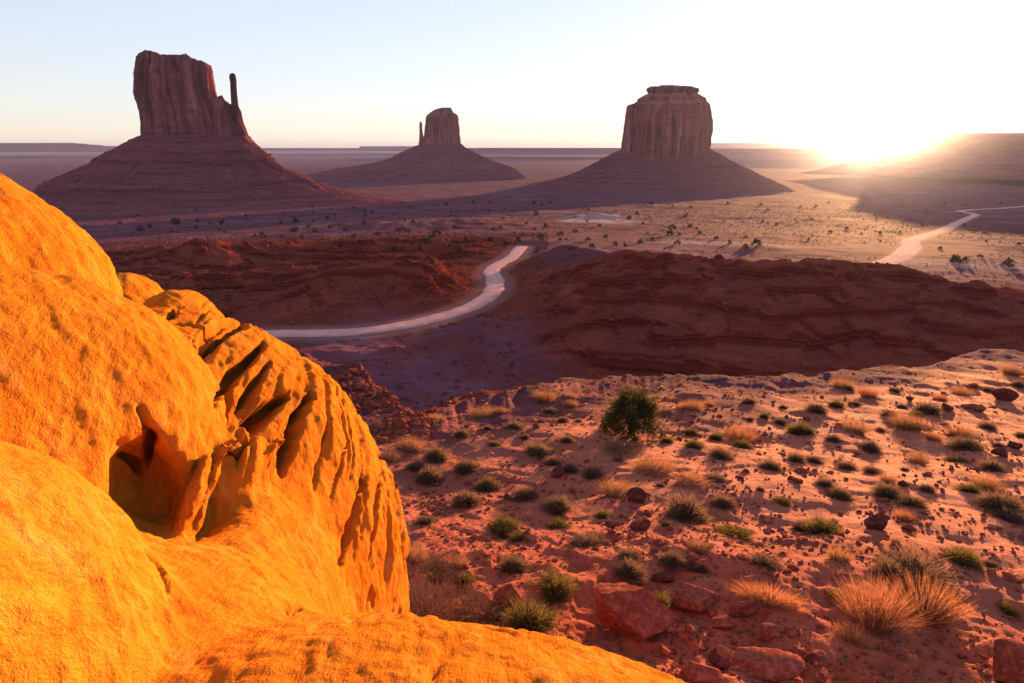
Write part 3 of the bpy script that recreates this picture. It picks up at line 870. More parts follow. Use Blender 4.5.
def mat_rock():
    t = NT("orange_sandstone")
    P = t.coords()
    n = t.noise(P, 1.1, 6, 0.6); f = t.noise(P, 22, 5, 0.7); sp = t.noise(P, 6, 4, 0.6)
    c = t.ramp(n, [(0.3, (0.357, 0.108, 0.012)), (0.5, (0.410, 0.130, 0.012)), (0.7, (0.445, 0.157, 0.018))])
    c = t.mix(t.ramp(sp, [(0.60, 0), (0.72, 0.7)]), c, (0.242, 0.064, 0.007))
    mp = t.n("ShaderNodeMapping"); mp.inputs["Rotation"].default_value = (0.1, 0.38, -0.25); mp.inputs["Scale"].default_value = (7.0, 1.3, 1.1)
    t.l(t.n("ShaderNodeNewGeometry").outputs["Position"], mp.inputs["Vector"])
    vein = t.noise(mp.outputs[0], 1.6, 6, 0.65, 0.6); line = t.noise(mp.outputs[0], 6.5, 4, 0.7, 0.3)
    grit = t.noise(P, 90, 3, 0.7)
    c = t.mix(t.ramp(vein, [(0.52, 0), (0.66, 0.45)]), c, (0.523, 0.210, 0.028))
    c = t.mix(t.ramp(vein, [(0.30, 0.45), (0.44, 0)]), c, (0.296, 0.080, 0.010))
    c = t.mix(t.attr("groove"), c, (0.178, 0.041, 0.007))  # grooves, crevices and pits tinted darker: recess shade put into the colour
    g = t.coords((1, 1, 1))
    h = t.math('ADD', t.math('ADD', t.math('MULTIPLY', f, 0.45), t.math('MULTIPLY', sp, 0.5)), t.math('MULTIPLY', vein, 0.8))
    h = t.math('ADD', h, t.math('ADD', t.math('MULTIPLY', line, 0.7), t.math('MULTIPLY', grit, 0.16)))
    c = t.mix(t.ramp(line, [(0.34, 0.4), (0.46, 0)]), c, (0.25, 0.075, 0.010))
    c = t.mix(t.ramp(grit, [(0.56, 0), (0.7, 0.35)]), c, (0.24, 0.07, 0.012))
    c = t.mix(t.ramp(t.noise(P, 2.3, 5, 0.7, 0.8), [(0.56, 0), (0.68, 0.4)]), c, (0.47, 0.24, 0.07))
    return t.done(t.matte(c, t.bump(h, 0.7, 0.05), 0.25))

def build_rock():
    h = 0.034
    org = np.array([-6.4, -0.6, -9.6]); n = ((np.array([3.2, 10.0, 0.5]) - org) / h / 4).astype(int) * 4
    # coarse pass, then only the blocks the surface runs through
    cx = [org[i] + (np.arange(n[i] // 4) * 4 + 1.5) * h for i in range(3)]
    X, Y, Z = np.meshgrid(*[c.astype(np.float32) for c in cx], indexing='ij')
    Dc = rock_sdf(X, Y, Z).astype(np.float32)
    D = np.repeat(np.repeat(np.repeat(Dc, 4, 0), 4, 1), 4, 2)
    B = np.stack(np.nonzero(np.abs(Dc) < 0.30), -1)
    o4 = np.stack(np.meshgrid(range(4), range(4), range(4), indexing='ij'), -1).reshape(-1, 3)
    for b0 in range(0, len(B), 20000):
        I = (B[b0:b0 + 20000, None, :] * 4 + o4[None]).reshape(-1, 3)
        Pp = (org + I * h).astype(np.float32)
        D[I[:, 0], I[:, 1], I[:, 2]] = rock_sdf(Pp[:, 0], Pp[:, 1], Pp[:, 2])
    V, F = surface_nets(D, org, h)
    V = V.astype(np.float64)
    # keep what lies above the ground and away from the cut box
    keep = (V[:, 2] > -9.5)
    F = F[keep[F].all(1)]
    used = np.zeros(len(V), bool); used[F] = True
    mp = np.cumsum(used) - 1; V = V[used]; F = mp[F]
    N = vnormals(V, F)
    V, F = subdivide(V, F)
    for _ in range(2):   # relax the grid steps
        ad = np.zeros_like(V); ct = np.zeros(len(V))
        for k in range(4):
            a, b = F[:, k], F[:, (k + 1) % 4]
            for j in range(3): ad[:, j] += np.bincount(a, V[b, j], len(V))
            ct += np.bincount(a, minlength=len(V))
        V = 0.4 * V + 0.6 * ad / ct[:, None]
    N = vnormals(V, F)
    x, y, z = V[:, 0], V[:, 1], V[:, 2]
    # cross bedding: thin beds standing nearly upright, leaning left going down
    w1 = 0.25 * fbm(x / 1.3, y / 1.3, z / 1.3, 3)
    bed = 0.86 * x - 0.34 * z + 0.22 * y + w1 * 0.45
    along = 0.34 * x + 0.9 * z
    dd = [L.d(x, y, z) for L in ROCK]
    dw = np.minimum.reduce([dd[i] for i in (2, 3, 4)]); do = np.minimum.reduce([dd[i] for i in (0, 1, 5, 6, 7, 8, 9)])
    zone = sst(do - dw, 0.0, 0.3)
    df = np.minimum.reduce([L.d(x, y, z) for L in FINS])
    zone2 = 1 - sst(df, 0.03, 0.16)
    zn = np.clip(np.maximum(zone, zone2), 0, 1)
    pres = sst(pn(bed * 1.0, along * 0.5, y * 0.4), -0.30, 0.25)
    pres2 = sst(pn(bed * 3.0, along * 1.4, y * 0.4 + 5), -0.15, 0.2)
    c1 = 1 - sst(np.abs(pn(bed * 2.6, along * 0.45, 2.0)), 0.03, 0.10)
    c2 = 1 - sst(np.abs(pn(bed * 6.5, along * 0.8, 7.0)), 0.03, 0.15)
    c3 = sst(pn(bed * 15.0, along * 1.4, 9.0), 0.05, 0.5)
    plate = terr(2.2 * pn(bed * 1.7, along * 0.25, 4.0) + 0.25 * pn(x * 5, y * 5, z * 5), 0.55, 0.85)
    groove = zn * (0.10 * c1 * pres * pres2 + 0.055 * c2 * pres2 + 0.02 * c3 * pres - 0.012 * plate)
    crev = np.zeros(len(V))
    for pts, rad, dep in CREVICES:
        rad *= 0.72
        L3 = np.array([rock_hit(*q) for q in dense(pts)])
        best = np.full(len(V), 9.0)
        lo = L3.min(0) - 0.5; hi_ = L3.max(0) + 0.5
        m = ((V > lo) & (V < hi_)).all(1); Q = V[m] + 0.025 * np.stack([pn(V[m, 0] * 6, V[m, 1] * 6, V[m, 2] * 6 + 9 * k) for k in range(3)], -1)
        b = np.full(len(Q), 9.0)
        for i in range(len(L3) - 1):
            d = L3[i + 1] - L3[i]; tt = np.clip(((Q - L3[i]) @ d) / (d @ d), 0, 1)
            b = np.minimum(b, np.linalg.norm(Q - L3[i] - tt[:, None] * d, axis=1) / (1 - 0.55 * np.abs(2 * (i + tt) / (len(L3) - 1) - 1) ** 2))
        crev[m] = np.maximum(crev[m], dep * (1 - sst(b, 0.35 * rad, rad)))
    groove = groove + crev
    # ledge at the bottom: short upright grooves
    lz = sst(np.minimum.reduce(dd[:9]) - dd[9], 0.0, 0.25)
    b2 = 0.95 * x + 0.2 * y + w1 * 0.3
    lg = lz * (0.028 * (1 - sst(np.abs(pn(b2 * 4, y * 0.8, z * 1.2)), 0.03, 0.14)) * sst(pn(b2 * 2, y * 1.5, 3.0), -0.1, 0.3) + 0.014 * sst(pn(b2 * 13, y * 2.2, z * 2), 0.15, 0.5))
    disp = 0.04 * fbm(x / 1.5, y / 1.1, z / 1.1, 3) + 0.014 * fbm(x / 0.16, y / 0.16, z / 0.16, 3) + 0.02 * ridged(x / 0.5, y / 0.35, z / 0.45, 3)
    pits = 0.02 * sst(pn(x * 7, y * 7, z * 5), 0.55, 0.8) * sst(pn(x * 1.2, y * 1.2, z * 1.2), 0.0, 0.4)
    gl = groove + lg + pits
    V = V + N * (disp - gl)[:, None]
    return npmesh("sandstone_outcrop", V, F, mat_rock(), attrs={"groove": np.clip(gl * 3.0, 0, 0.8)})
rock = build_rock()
tag(rock, "large rounded orange sandstone outcrop filling the lower left, with a dark hollow and upright grooves", "rock outcrop")

# ------------------------------------------------------------------ stones
def mat_stone(name, cols, sc=1.0):
    t = NT(name); P = t.coords((1, 1, 1), obj=True)
    oi = t.n("ShaderNodeObjectInfo").outputs["Random"]
    n = t.noise(P, 3.0 * sc, 5, 0.6); lay = t.noise(t.coords((0.6, 0.6, 6.0), obj=True), 2.0 * sc, 4, 0.6)
    c = t.ramp(n, [(0.3, cols[0]), (0.55, cols[1]), (0.75, cols[2])])
    c = t.mix(t.ramp(lay, [(0.45, 0), (0.65, 0.5)]), c, cols[0])
    c = t.mix(t.math('MULTIPLY', oi, 0.35), c, cols[2])
    c = t.mix(t.ramp(t.noise(P, 9.0 * sc, 5, 0.7), [(0.45, 0.6), (0.6, 0)]), c, tuple(q * 0.55 for q in cols[0]))
    h = t.math('ADD', t.math('ADD', t.math('MULTIPLY', n, 0.5), lay), t.math('MULTIPLY', t.noise(P, 14 * sc, 4, 0.7), 0.4))
    return t.done(t.matte(c, t.bump(h, 0.9, 0.08), 0.4))
M_BOULDER = mat_stone("boulder_sandstone", [(0.153, 0.038, 0.028), (0.286, 0.084, 0.061), (0.382, 0.124, 0.094)])
M_DARKROCK = mat_stone("dark_rock", [(0.075, 0.024, 0.021), (0.139, 0.044, 0.037), (0.213, 0.073, 0.056)])
M_RUBBLE = mat_stone("rubble_stone", [(0.160, 0.040, 0.026), (0.276, 0.073, 0.047), (0.383, 0.131, 0.094)], 0.5)

def ico(sub):
    bm = bmesh.new(); bmesh.ops.create_icosphere(bm, subdivisions=sub, radius=1.0)
    V = np.array([v.co[:] for v in bm.verts]); F = np.array([[v.index for v in f.verts] for f in bm.faces]); bm.free()
    return V, F

def rock_mesh(seed, dims, cuts=11, sub=4, rough=0.05, planes=None):
    rs = np.random.RandomState(seed)
    V, F = ico(sub); V = V.copy() * 1.15
    pls = []
    for i in range(cuts):
        n = rs.normal(size=3); n /= np.linalg.norm(n); pls.append((n, rs.uniform(0.55, 0.95)))
    for n, d in (planes or []):
        n = np.array(n, float); pls.append((n / np.linalg.norm(n), d))
    for _ in range(2):
        for n, d in pls:
            q = V @ n - d; V -= np.where(q > 0, q, 0)[:, None] * n
    N = V / np.linalg.norm(V, axis=1, keepdims=True)
    V += N * (rough * fbm(V[:, 0] * 2.2 + seed, V[:, 1] * 2.2, V[:, 2] * 5, 4))[:, None]
    V += N * (rough * 0.4 * ridged(V[:, 0] * 1.5, V[:, 1] * 1.5, V[:, 2] * 7 + seed, 3))[:, None]
    return V * np.array(dims) / 2, F

GLOC = {}
def ground_px(u, v):
    k = (u, v)
    if k not in GLOC: GLOC[k] = hit(u, v)
    return GLOC[k]

def mpp(p):  # metres per pixel at a point
    y = p[1] * math.cos(PITCH) - p[2] * math.sin(PITCH)
    return y / FPX

def put_rock(u, v, wpx, label, seed, asp=(1, 0.75, 0.6), rz=None, tilt=(0, 0), mat=None, sink=0.22, name="rock", planes=None, group=None, sub=4):
    p = ground_px(u, v); w = wpx * mpp(p)
    V, F = rock_mesh(seed, (w * asp[0], w * asp[1], w * asp[2]), planes=planes, sub=sub)
    o = npmesh(name, V, F, mat or M_BOULDER, smooth=False)
    rz = random.uniform(-0.6, 0.6) if rz is None else rz
    o.rotation_euler = (tilt[0], tilt[1], rz)
    o.location = (p[0], p[1] + 0.3 * w * asp[1], p[2] + w * asp[2] * (0.5 - sink))
    for pl_ in o.data.polygons: pl_.use_smooth = True
    try: o.data.set_sharp_from_angle(angle=R(32))
    except Exception: pass
    return tag(o, label, "rock", group)

# the large tilted boulder in the near ground
p = ground_px(628, 640); m_ = mpp(p)
V, F = rock_mesh(41, (104 * m_, 62 * m_, 58 * m_), cuts=4, sub=5, rough=0.05,
    planes=[((0.25, -0.55, 0.80), 0.50), ((-0.85, -0.45, -0.30), 0.62), ((0.95, -0.35, -0.12), 0.66), ((-0.2, -0.9, -0.45), 0.52), ((0.2, 0.9, 0.3), 0.7), ((-0.55, 0.1, 0.85), 0.80)])
bo = npmesh("boulder", V, F, M_BOULDER)
bo.rotation_euler = (R(4), R(27), R(-16)); bo.location = (p[0], p[1] + 0.25, p[2] + 25 * m_)
bo.data.set_sharp_from_angle(angle=R(34))
tag(bo, "largest reddish boulder with a smooth tilted top, beside the orange ledge", "boulder")
# slab leaning behind the yellow-green bushes
put_rock(506, 606, 40, "dark red slab of rock leaning between the wiry bush and the green bush", 12, (0.9, 0.35, 0.75), rz=0.5, tilt=(R(-15), R(-35)), sink=0.25)
ROCKS = [
 (698, 612, 46, "red blocky rock just right of the largest boulder", 21, (1, .8, .62), None),
 (722, 630, 26, "reddish rock just below the blocky rock right of the big boulder", 22, (1, .7, .6), None),
 (746, 618, 34, "thin dark red slab standing on edge right of the blocky rock", 23, (1, .3, .62), None),
 (692, 634, 11, "small rounded stone in front of the blocky rock", 24, (1, .9, .8), None),
 (770, 640, 26, "low red rock under the orange grass strip", 25, (1, .7, .55), None),
 (790, 636, 15, "small dark rock right of the low red rock under the orange grass strip", 26, (1, .8, .6), None),
 (724, 668, 34, "dark flat rock at the bottom edge beside the long sloping slab", 27, (1, .8, .45), M_DARKROCK),
 (765, 676, 78, "long sloping slab at the bottom edge", 28, (1, .5, .22), None),
 (702, 684, 36, "reddish rock cut by the bottom edge below the blocky rock", 29, (1, .8, .6), None),
 (812, 664, 16, "small dark rock at the bottom between the long slab and the tall straw grass", 30, (1, .8, .7), M_DARKROCK),
 (664, 655, 13, "small stone at the right foot of the big boulder", 31, (1, .8, .7), None),
 (600, 652, 16, "small stone at the left foot of the big boulder", 32, (1, .8, .7), None),
 (1018, 690, 46, "dark red rock in the bottom right corner", 33, (1, 1, 1.1), None),
 (882, 530, 27, "dark red block of rock beside the small orange grass tuft", 34, (1, .8, .65), M_DARKROCK),
 (637, 503, 20, "dark rock with a long shadow below the green juniper", 35, (1, .8, .85), M_DARKROCK),
 (612, 528, 15, "left one of two low dark rocks below the dark rock with a long shadow", 36, (1, .8, .5), M_DARKROCK),
 (640, 529, 22, "right one of two low dark rocks below the dark rock with a long shadow", 37, (1, .7, .45), M_DARKROCK),
 (559, 477, 15, "dark grey boulder among the shrubs left of the green juniper", 38, (1, .8, .75), M_DARKROCK),
 (508, 500, 11, "small dark rock left of a round shrub, well left of the juniper shadow", 39, (1, .8, .6), M_DARKROCK),
 (911, 401, 9, "smallest of the rocks near the far lip on the right", 40, (1, .8, .6), M_DARKROCK),
 (948, 411, 15, "dark boulder right of a broad sage shrub near the far lip", 42, (1, .8, .6), M_DARKROCK),
 (978, 412, 22, "flat layered rock near the far lip at the right", 43, (1, .7, .4), None),
 (973, 388, 13, "flat rock on the far lip at the right", 44, (1, .7, .4), None),
 (1007, 401, 22, "large dark rock near the right edge by the far lip", 45, (1, .7, .6), M_DARKROCK),
 (1016, 449, 14, "upper one of two dark rocks at the right edge, mid slope", 46, (1, .8, .6), M_DARKROCK),
 (1003, 457, 15, "lower one of two dark rocks at the right edge, mid slope", 47, (1, .8, .6), M_DARKROCK),
 (905, 487, 10, "small black stone beside two dark shrubs on the right slope", 48, (1, .8, .7), M_DARKROCK),
 (928, 476, 11, "flat brown stone on bare sand on the right slope", 49, (1, .6, .35), None),
 (660, 545, 13, "small brown rock between the sage mound and the low green shrub", 50, (1, .7, .5), None),
 (664, 582, 32, "dark ledge of rock behind the big boulder", 51, (1, .4, .4), M_DARKROCK),
]
for (u, v, w, lab, sd, asp, mt) in ROCKS:
    put_rock(u, v, w, lab, sd, asp, mat=mt, sub=4 if w > 18 else 3)

def scatter_stones(name, label, pts, sizes, mat, seed):
    """many tiny stones nobody could count: one mesh"""
    rs = np.random.RandomState(seed)
    protos = [rock_mesh(100 + i, (1, 0.8, 0.55), cuts=9, sub=1, rough=0.1) for i in range(8)]
    VV, FF = [], []; n0 = 0
    pick = rs.randint(0, 8, len(pts))
    for k in range(8):
        I = np.nonzero(pick == k)[0]
        if not len(I): continue
        V, F = protos[k]
        a = rs.uniform(0, 6.28, len(I)); ca, sa = np.cos(a), np.sin(a)
        s = sizes[I]
        X = V[None, :, 0] * ca[:, None] - V[None, :, 1] * sa[:, None]; Y = V[None, :, 0] * sa[:, None] + V[None, :, 1] * ca[:, None]
        Q = np.stack([X * s[:, None], Y * s[:, None], np.broadcast_to(V[None, :, 2], X.shape) * s[:, None] * rs.uniform(0.6, 1.3, (len(I), 1))], -1)
        Q += pts[I][:, None, :]; Q[..., 2] += (s * 0.12)[:, None]
        VV.append(Q.reshape(-1, 3)); FF.append((F[None] + (np.arange(len(I)) * len(V))[:, None, None]).reshape(-1, 3) + n0)
        n0 += len(I) * len(V)
    o = npmesh(name, np.concatenate(VV), np.concatenate(FF), mat, smooth=False)
    return tag(o, label, kind="stuff")

def sample_polar(n, r0, r1, a0, a1, seed, pw=1.0):
    rs = np.random.RandomState(seed)
    r = r0 * (r1 / r0) ** (rs.uniform(0, 1, n) ** pw); a = np.radians(rs.uniform(a0, a1, n))
    return r * np.sin(a), r * np.cos(a), r, np.degrees(a)

x, y, r_, a_ = sample_polar(20000, 9.0, 40, -30, 42, 5, 1.2)
k = pn(x / 3, y / 3, 2.0) + 0.35 - 0.85 * sst(r_, 12, 26) > np.random.RandomState(1).uniform(-0.5, 0.6, len(x))
x, y, r_ = x[k], y[k], r_[k]
sz = np.exp(np.random.RandomState(2).normal(-2.75, 0.55, len(x))) * np.clip(r_ / 15, 0.8, 2.0)
scatter_stones("gravel", "loose red gravel strewn over the near slope", np.column_stack([x, y, H(x, y)]), np.minimum(sz, 0.42), M_BOULDER, 3)

x, y, r_, a_ = sample_polar(5200, 18, 72, -14, 42, 61, 0.8)
k = (r_ < crest_r(a_)) & (fbm(x / 5, y / 5, 4.0, 3) > -0.1)
x, y, r_ = x[k], y[k], r_[k]
scatter_stones("pebbles", "dark pebbles scattered over the sandy slope", np.column_stack([x, y, H(x, y)]), np.minimum(np.exp(np.random.RandomState(12).normal(-2.2, 0.5, len(x))), 0.45), M_RUBBLE, 13)
x, y, r_, a_ = sample_polar(9000, 27, 120, -24, -7, 8)
x2, y2, r2, a2 = sample_polar(26000, 205, 560, -38, 3, 9)
x = np.concatenate([x, x2]); y = np.concatenate([y, y2]); r_ = np.hypot(x, y)
k = (fbm(x / 30, y / 30, 2.0, 3) > -0.05) & (np.minimum(dist_line(x, y, ROAD_A), 99) > 9)
x, y, r_ = x[k], y[k], r_[k]
sz = 1.45 * np.exp(np.random.RandomState(4).normal(-0.75, 0.55, len(x))) * np.clip(r_ / 230, 0.30, 1.5)
scatter_stones("rubble", "broken red rubble over the badlands and the ravine edge", np.column_stack([x, y, H(x, y)]), np.minimum(sz, 2.2), M_RUBBLE, 4)

x, y, r_, a_ = sample_polar(6000, 125, 330, 0, 42, 18)
k = fbm(x / 25, y / 25, 4.0, 3) > 0.0
x, y, r_ = x[k], y[k], r_[k]
sz = np.exp(np.random.RandomState(6).normal(-0.6, 0.5, len(x)))
scatter_stones("scree", "pale stones scattered over the shaded hills", np.column_stack([x, y, H(x, y)]), np.minimum(sz, 2.0), M_RUBBLE, 5)

# blocks fallen from the cliffs onto the skirts of the buttes
for (bt, tl, n, lo, hi_, sd) in ((b1, t1, 2600, 2.2, 8.0, 71), (b2, t2, 700, 4.0, 11.0, 72), (b3, t3, 1700, 3.0, 9.0, 73)):
    co = np.empty(len(tl.data.vertices) * 3, np.float32); tl.data.vertices.foreach_get("co", co)
    co = co.reshape(-1, 3) + np.array(bt.location, np.float32)
    rs = np.random.RandomState(sd)
    I = rs.randint(520 * 30, len(co), n * 3); q = co[I]
    q = q[fbm(q[:, 0] / 60, q[:, 1] / 60, q[:, 2] / 30, 3) > -0.05][:n]
    q = q + rs.normal(size=q.shape) * np.array([2, 2, 0.3]) - np.array([0, 0, 1.0])
    fb = scatter_stones("fallen_blocks", None, q, np.exp(rs.uniform(math.log(lo), math.log(hi_), len(q)) - 0.25 * rs.uniform(0, 1, len(q))), M_RUBBLE, sd)
    under(bt, fb)

# ------------------------------------------------------------------ plants
def mat_brush(name, a, b, tr=0.45):
    t = NT(name)
    oi = t.n("ShaderNodeObjectInfo").outputs["Random"]
    c = t.mix(oi, a, b)
    at = t.attr("tone"); c = t.mix(t.math('MULTIPLY', at, 0.6), c, tuple(q * 1.7 for q in b))
    d = t.n("ShaderNodeBsdfDiffuse"); t.l(c, d.inputs[0])
    e = t.n("ShaderNodeBsdfTranslucent"); t.l(c, e.inputs[0])
    m = t.n("ShaderNodeMixShader"); m.inputs[0].default_value = tr
    t.l(d.outputs[0], m.inputs[1]); t.l(e.outputs[0], m.inputs[2])
    return t.done(m)
M_SAGE = mat_brush("sagebrush_leaf", (0.085, 0.054, 0.038), (0.136, 0.083, 0.060))
M_GREEN = mat_brush("green_leaf", (0.064, 0.054, 0.019), (0.102, 0.076, 0.025))
M_STRAW = mat_brush("dry_straw", (0.20, 0.078, 0.042), (0.26, 0.11, 0.058), 0.5)
M_TWIG = mat_brush("twig_bark", (0.09, 0.045, 0.035), (0.13, 0.07, 0.05), 0.1)
M_DRY = mat_brush("faded_grass", (0.15, 0.07, 0.042), (0.22, 0.11, 0.06), 0.5)
M_JUNIPER = mat_brush("juniper_leaf", (0.030, 0.032, 0.012), (0.051, 0.047, 0.017), 0.35)

def ribbons(rs, base, tip, width, mid=None):
    """base, tip (n,3) -> tapered two-segment ribbons; returns V, F(quads)"""
    n = len(base); d = tip - base
    side = np.cross(d, rs.normal(size=(n, 3))); side /= np.linalg.norm(side, axis=1, keepdims=True) + 1e-9
    w = (width if np.ndim(width) else np.full(n, width))[:, None]
    m = (base + tip) / 2 if mid is None else mid
    V = np.stack([base - side * w, base + side * w, m + side * w * 0.8, m - side * w * 0.8, tip + side * w * 0.25, tip - side * w * 0.25], 1)
    F = np.array([[0, 1, 2, 3], [3, 2, 4, 5]])[None] + (np.arange(n) * 6)[:, None, None]
    return V.reshape(-1, 3), F.reshape(-1, 4), 6

def plant_mesh(seed, n, kind):
    """unit plant, width 1, standing at z=0"""
    rs = np.random.RandomState(seed)
    a = rs.uniform(0, 6.283, n)
    if kind == 'sage':
        el = np.arcsin(rs.uniform(0.03, 1, n)); L = 0.5 * rs.uniform(0.55, 1.05, n) * (1 + 0.35 * pn(np.cos(a) * 1.5 + seed, np.sin(a) * 1.5, el * 1.5))
        dirs = np.stack([np.cos(a) * np.cos(el), np.sin(a) * np.cos(el), np.sin(el) * 1.0], -1)
        tip = dirs * L[:, None]; base = tip * rs.uniform(0.15, 0.7, (n, 1)) + rs.normal(size=(n, 3)) * 0.03
        base[:, 2] = np.maximum(base[:, 2], 0); mid = (base + tip) / 2 + rs.normal(size=(n, 3)) * 0.03
        wd = rs.uniform(0.0035, 0.008, n)
    elif kind == 'grass':
        rr = np.sqrt(rs.uniform(0, 1, n)) * 0.42; bx = np.cos(a) * rr * 0.7; by = np.sin(a) * rr * 0.7
        ln = 0.55 * rs.uniform(0.5, 1.1, n) * (1 - 0.3 * (rr / 0.42) ** 2)
        lean = rr * rs.uniform(0.6, 1.4, n)
        base = np.stack([bx, by, np.zeros(n)], -1); tip = np.stack([bx + np.cos(a) * lean * 0.8 + rs.normal(0, .05, n), by + np.sin(a) * lean * 0.8 + rs.normal(0, .05, n), ln], -1)
        mid = (base + tip) / 2; mid[:, 2] += 0.06 * ln; wd = rs.uniform(0.0015, 0.0034, n)
    elif kind == 'twig':
        base = rs.normal(size=(n, 3)) * np.array([0.25, 0.25, 0.16]) + np.array([0, 0, 0.28]); base[:, 2] = np.abs(base[:, 2])
        d = rs.normal(size=(n, 3)) + base * 3 + np.array([0, 0, 0.4]); d /= np.linalg.norm(d, axis=1, keepdims=True)
        tip = base + d * rs.uniform(0.08, 0.2, (n, 1)); mid = (base + tip) / 2 + rs.normal(size=(n, 3)) * 0.012; wd = rs.uniform(0.0025, 0.0045, n)
    V, F, k = ribbons(rs, base, tip, wd, mid)
    tone = np.repeat(rs.uniform(0, 1, n) ** 2, k)
    return V, F, tone

def stems_mesh(seed, n, h, spread, w):
    rs = np.random.RandomState(seed); a = rs.uniform(0, 6.283, n); s = spread * rs.uniform(0.4, 1, n)
    base = np.stack([np.cos(a) * 0.03, np.sin(a) * 0.03, np.full(n, -0.03)], -1)
    tip = np.stack([np.cos(a) * s, np.sin(a) * s, h * rs.uniform(0.6, 1, n)], -1)
    VV, FF = [], []
    for i in range(n):
        q = 7; t = np.linspace(0, 1, q)[:, None]
        c = base[i] * (1 - t) + tip[i] * t + np.array([0, 0, 0.12 * h]) * np.sin(t * 3.14) + rs.normal(size=(q, 3)) * 0.012 * h
        r = w * (1 - 0.75 * t[:, 0])
        ang = np.arange(4) * 1.571
        ring = np.stack([np.cos(ang), np.sin(ang), 0 * ang], -1)
        V = c[:, None, :] + ring[None] * r[:, None, None]
        VV.append(V.reshape(-1, 3)); FF.append(gridfaces(q, 4, True) + i * q * 4)
    V = np.concatenate(VV); return V, np.concatenate(FF), np.zeros(len(V))

PROTO = {}
def proto_mesh(name, V, F, tone, mat):
    o = npmesh(name, V, F, mat, smooth=False, attrs={"tone": tone}); me = o.data
    bpy.data.objects.remove(o); return me
for i in range(4):
    PROTO['sage', i] = (proto_mesh("foliage", *plant_mesh(10 + i, 1500, 'sage'), M_SAGE), proto_mesh("stem", *stems_mesh(60 + i, 9, 0.33, 0.36, 0.012), M_TWIG))
    PROTO['green', i] = (proto_mesh("foliage", *plant_mesh(30 + i, 1300, 'sage'), M_GREEN), PROTO['sage', i][1])
    PROTO['dry', i] = (proto_mesh("blades", *plant_mesh(25 + i, 1100, 'grass'), M_DRY), None)
    PROTO['straw', i] = (proto_mesh("blades", *plant_mesh(20 + i, 1100, 'grass'), M_STRAW), None)
    PROTO['wire', i] = (proto_mesh("twigs", *plant_mesh(40 + i, 2400, 'twig'), M_TWIG), proto_mesh("stem", *stems_mesh(80 + i, 22, 0.5, 0.4, 0.007), M_TWIG))

KNAME = {'sage': ("sagebrush", "sagebrush"), 'green': ("green_shrub", "shrub"), 'straw': ("dry_grass_tuft", "grass tuft"), 'wire': ("wiry_bush", "bush")}
KLOOK = {'sage': "grey-brown sagebrush mound", 'green': "yellow-green shrub", 'straw': "straw-coloured grass tuft", 'wire': "wiry leafless bush"}
GROUPN = {'sage': "sagebrush on the sandy slope", 'green': "green shrubs on the sandy slope", 'straw': "dry grass tufts on the sandy slope", 'wire': "wiry bushes by the outcrop"}

def zone_words(u, v):
    if v < 425:
        if u < 600: return "by the far lip of the slope, left of the juniper"
        if u < 800: return "by the far lip of the slope, right of the juniper"
        return "by the far lip of the slope, toward the right edge"
    if v < 480:
        if u < 480: return "beside the orange wall, upper left of the slope"
        if u < 640: return "close to the juniper's shadow"
        if u < 830: return "mid slope, just right of the juniper"
        return "mid slope, toward the right edge"
    if v < 535:
        if u < 500: return "beside the orange wall, left part of the slope"
        if u < 640: return "below the juniper's shadow"
        if u < 830: return "on the stony middle of the slope"
        return "on the right part of the slope"
    if u < 480: return "tucked against the orange wall near the ledge"
    if u < 600: return "between the orange ledge and the big boulder"
    if u < 720: return "behind or beside the big boulder"
    if u < 830: return "on the near stony ground right of the boulder"
    return "in the near right corner"

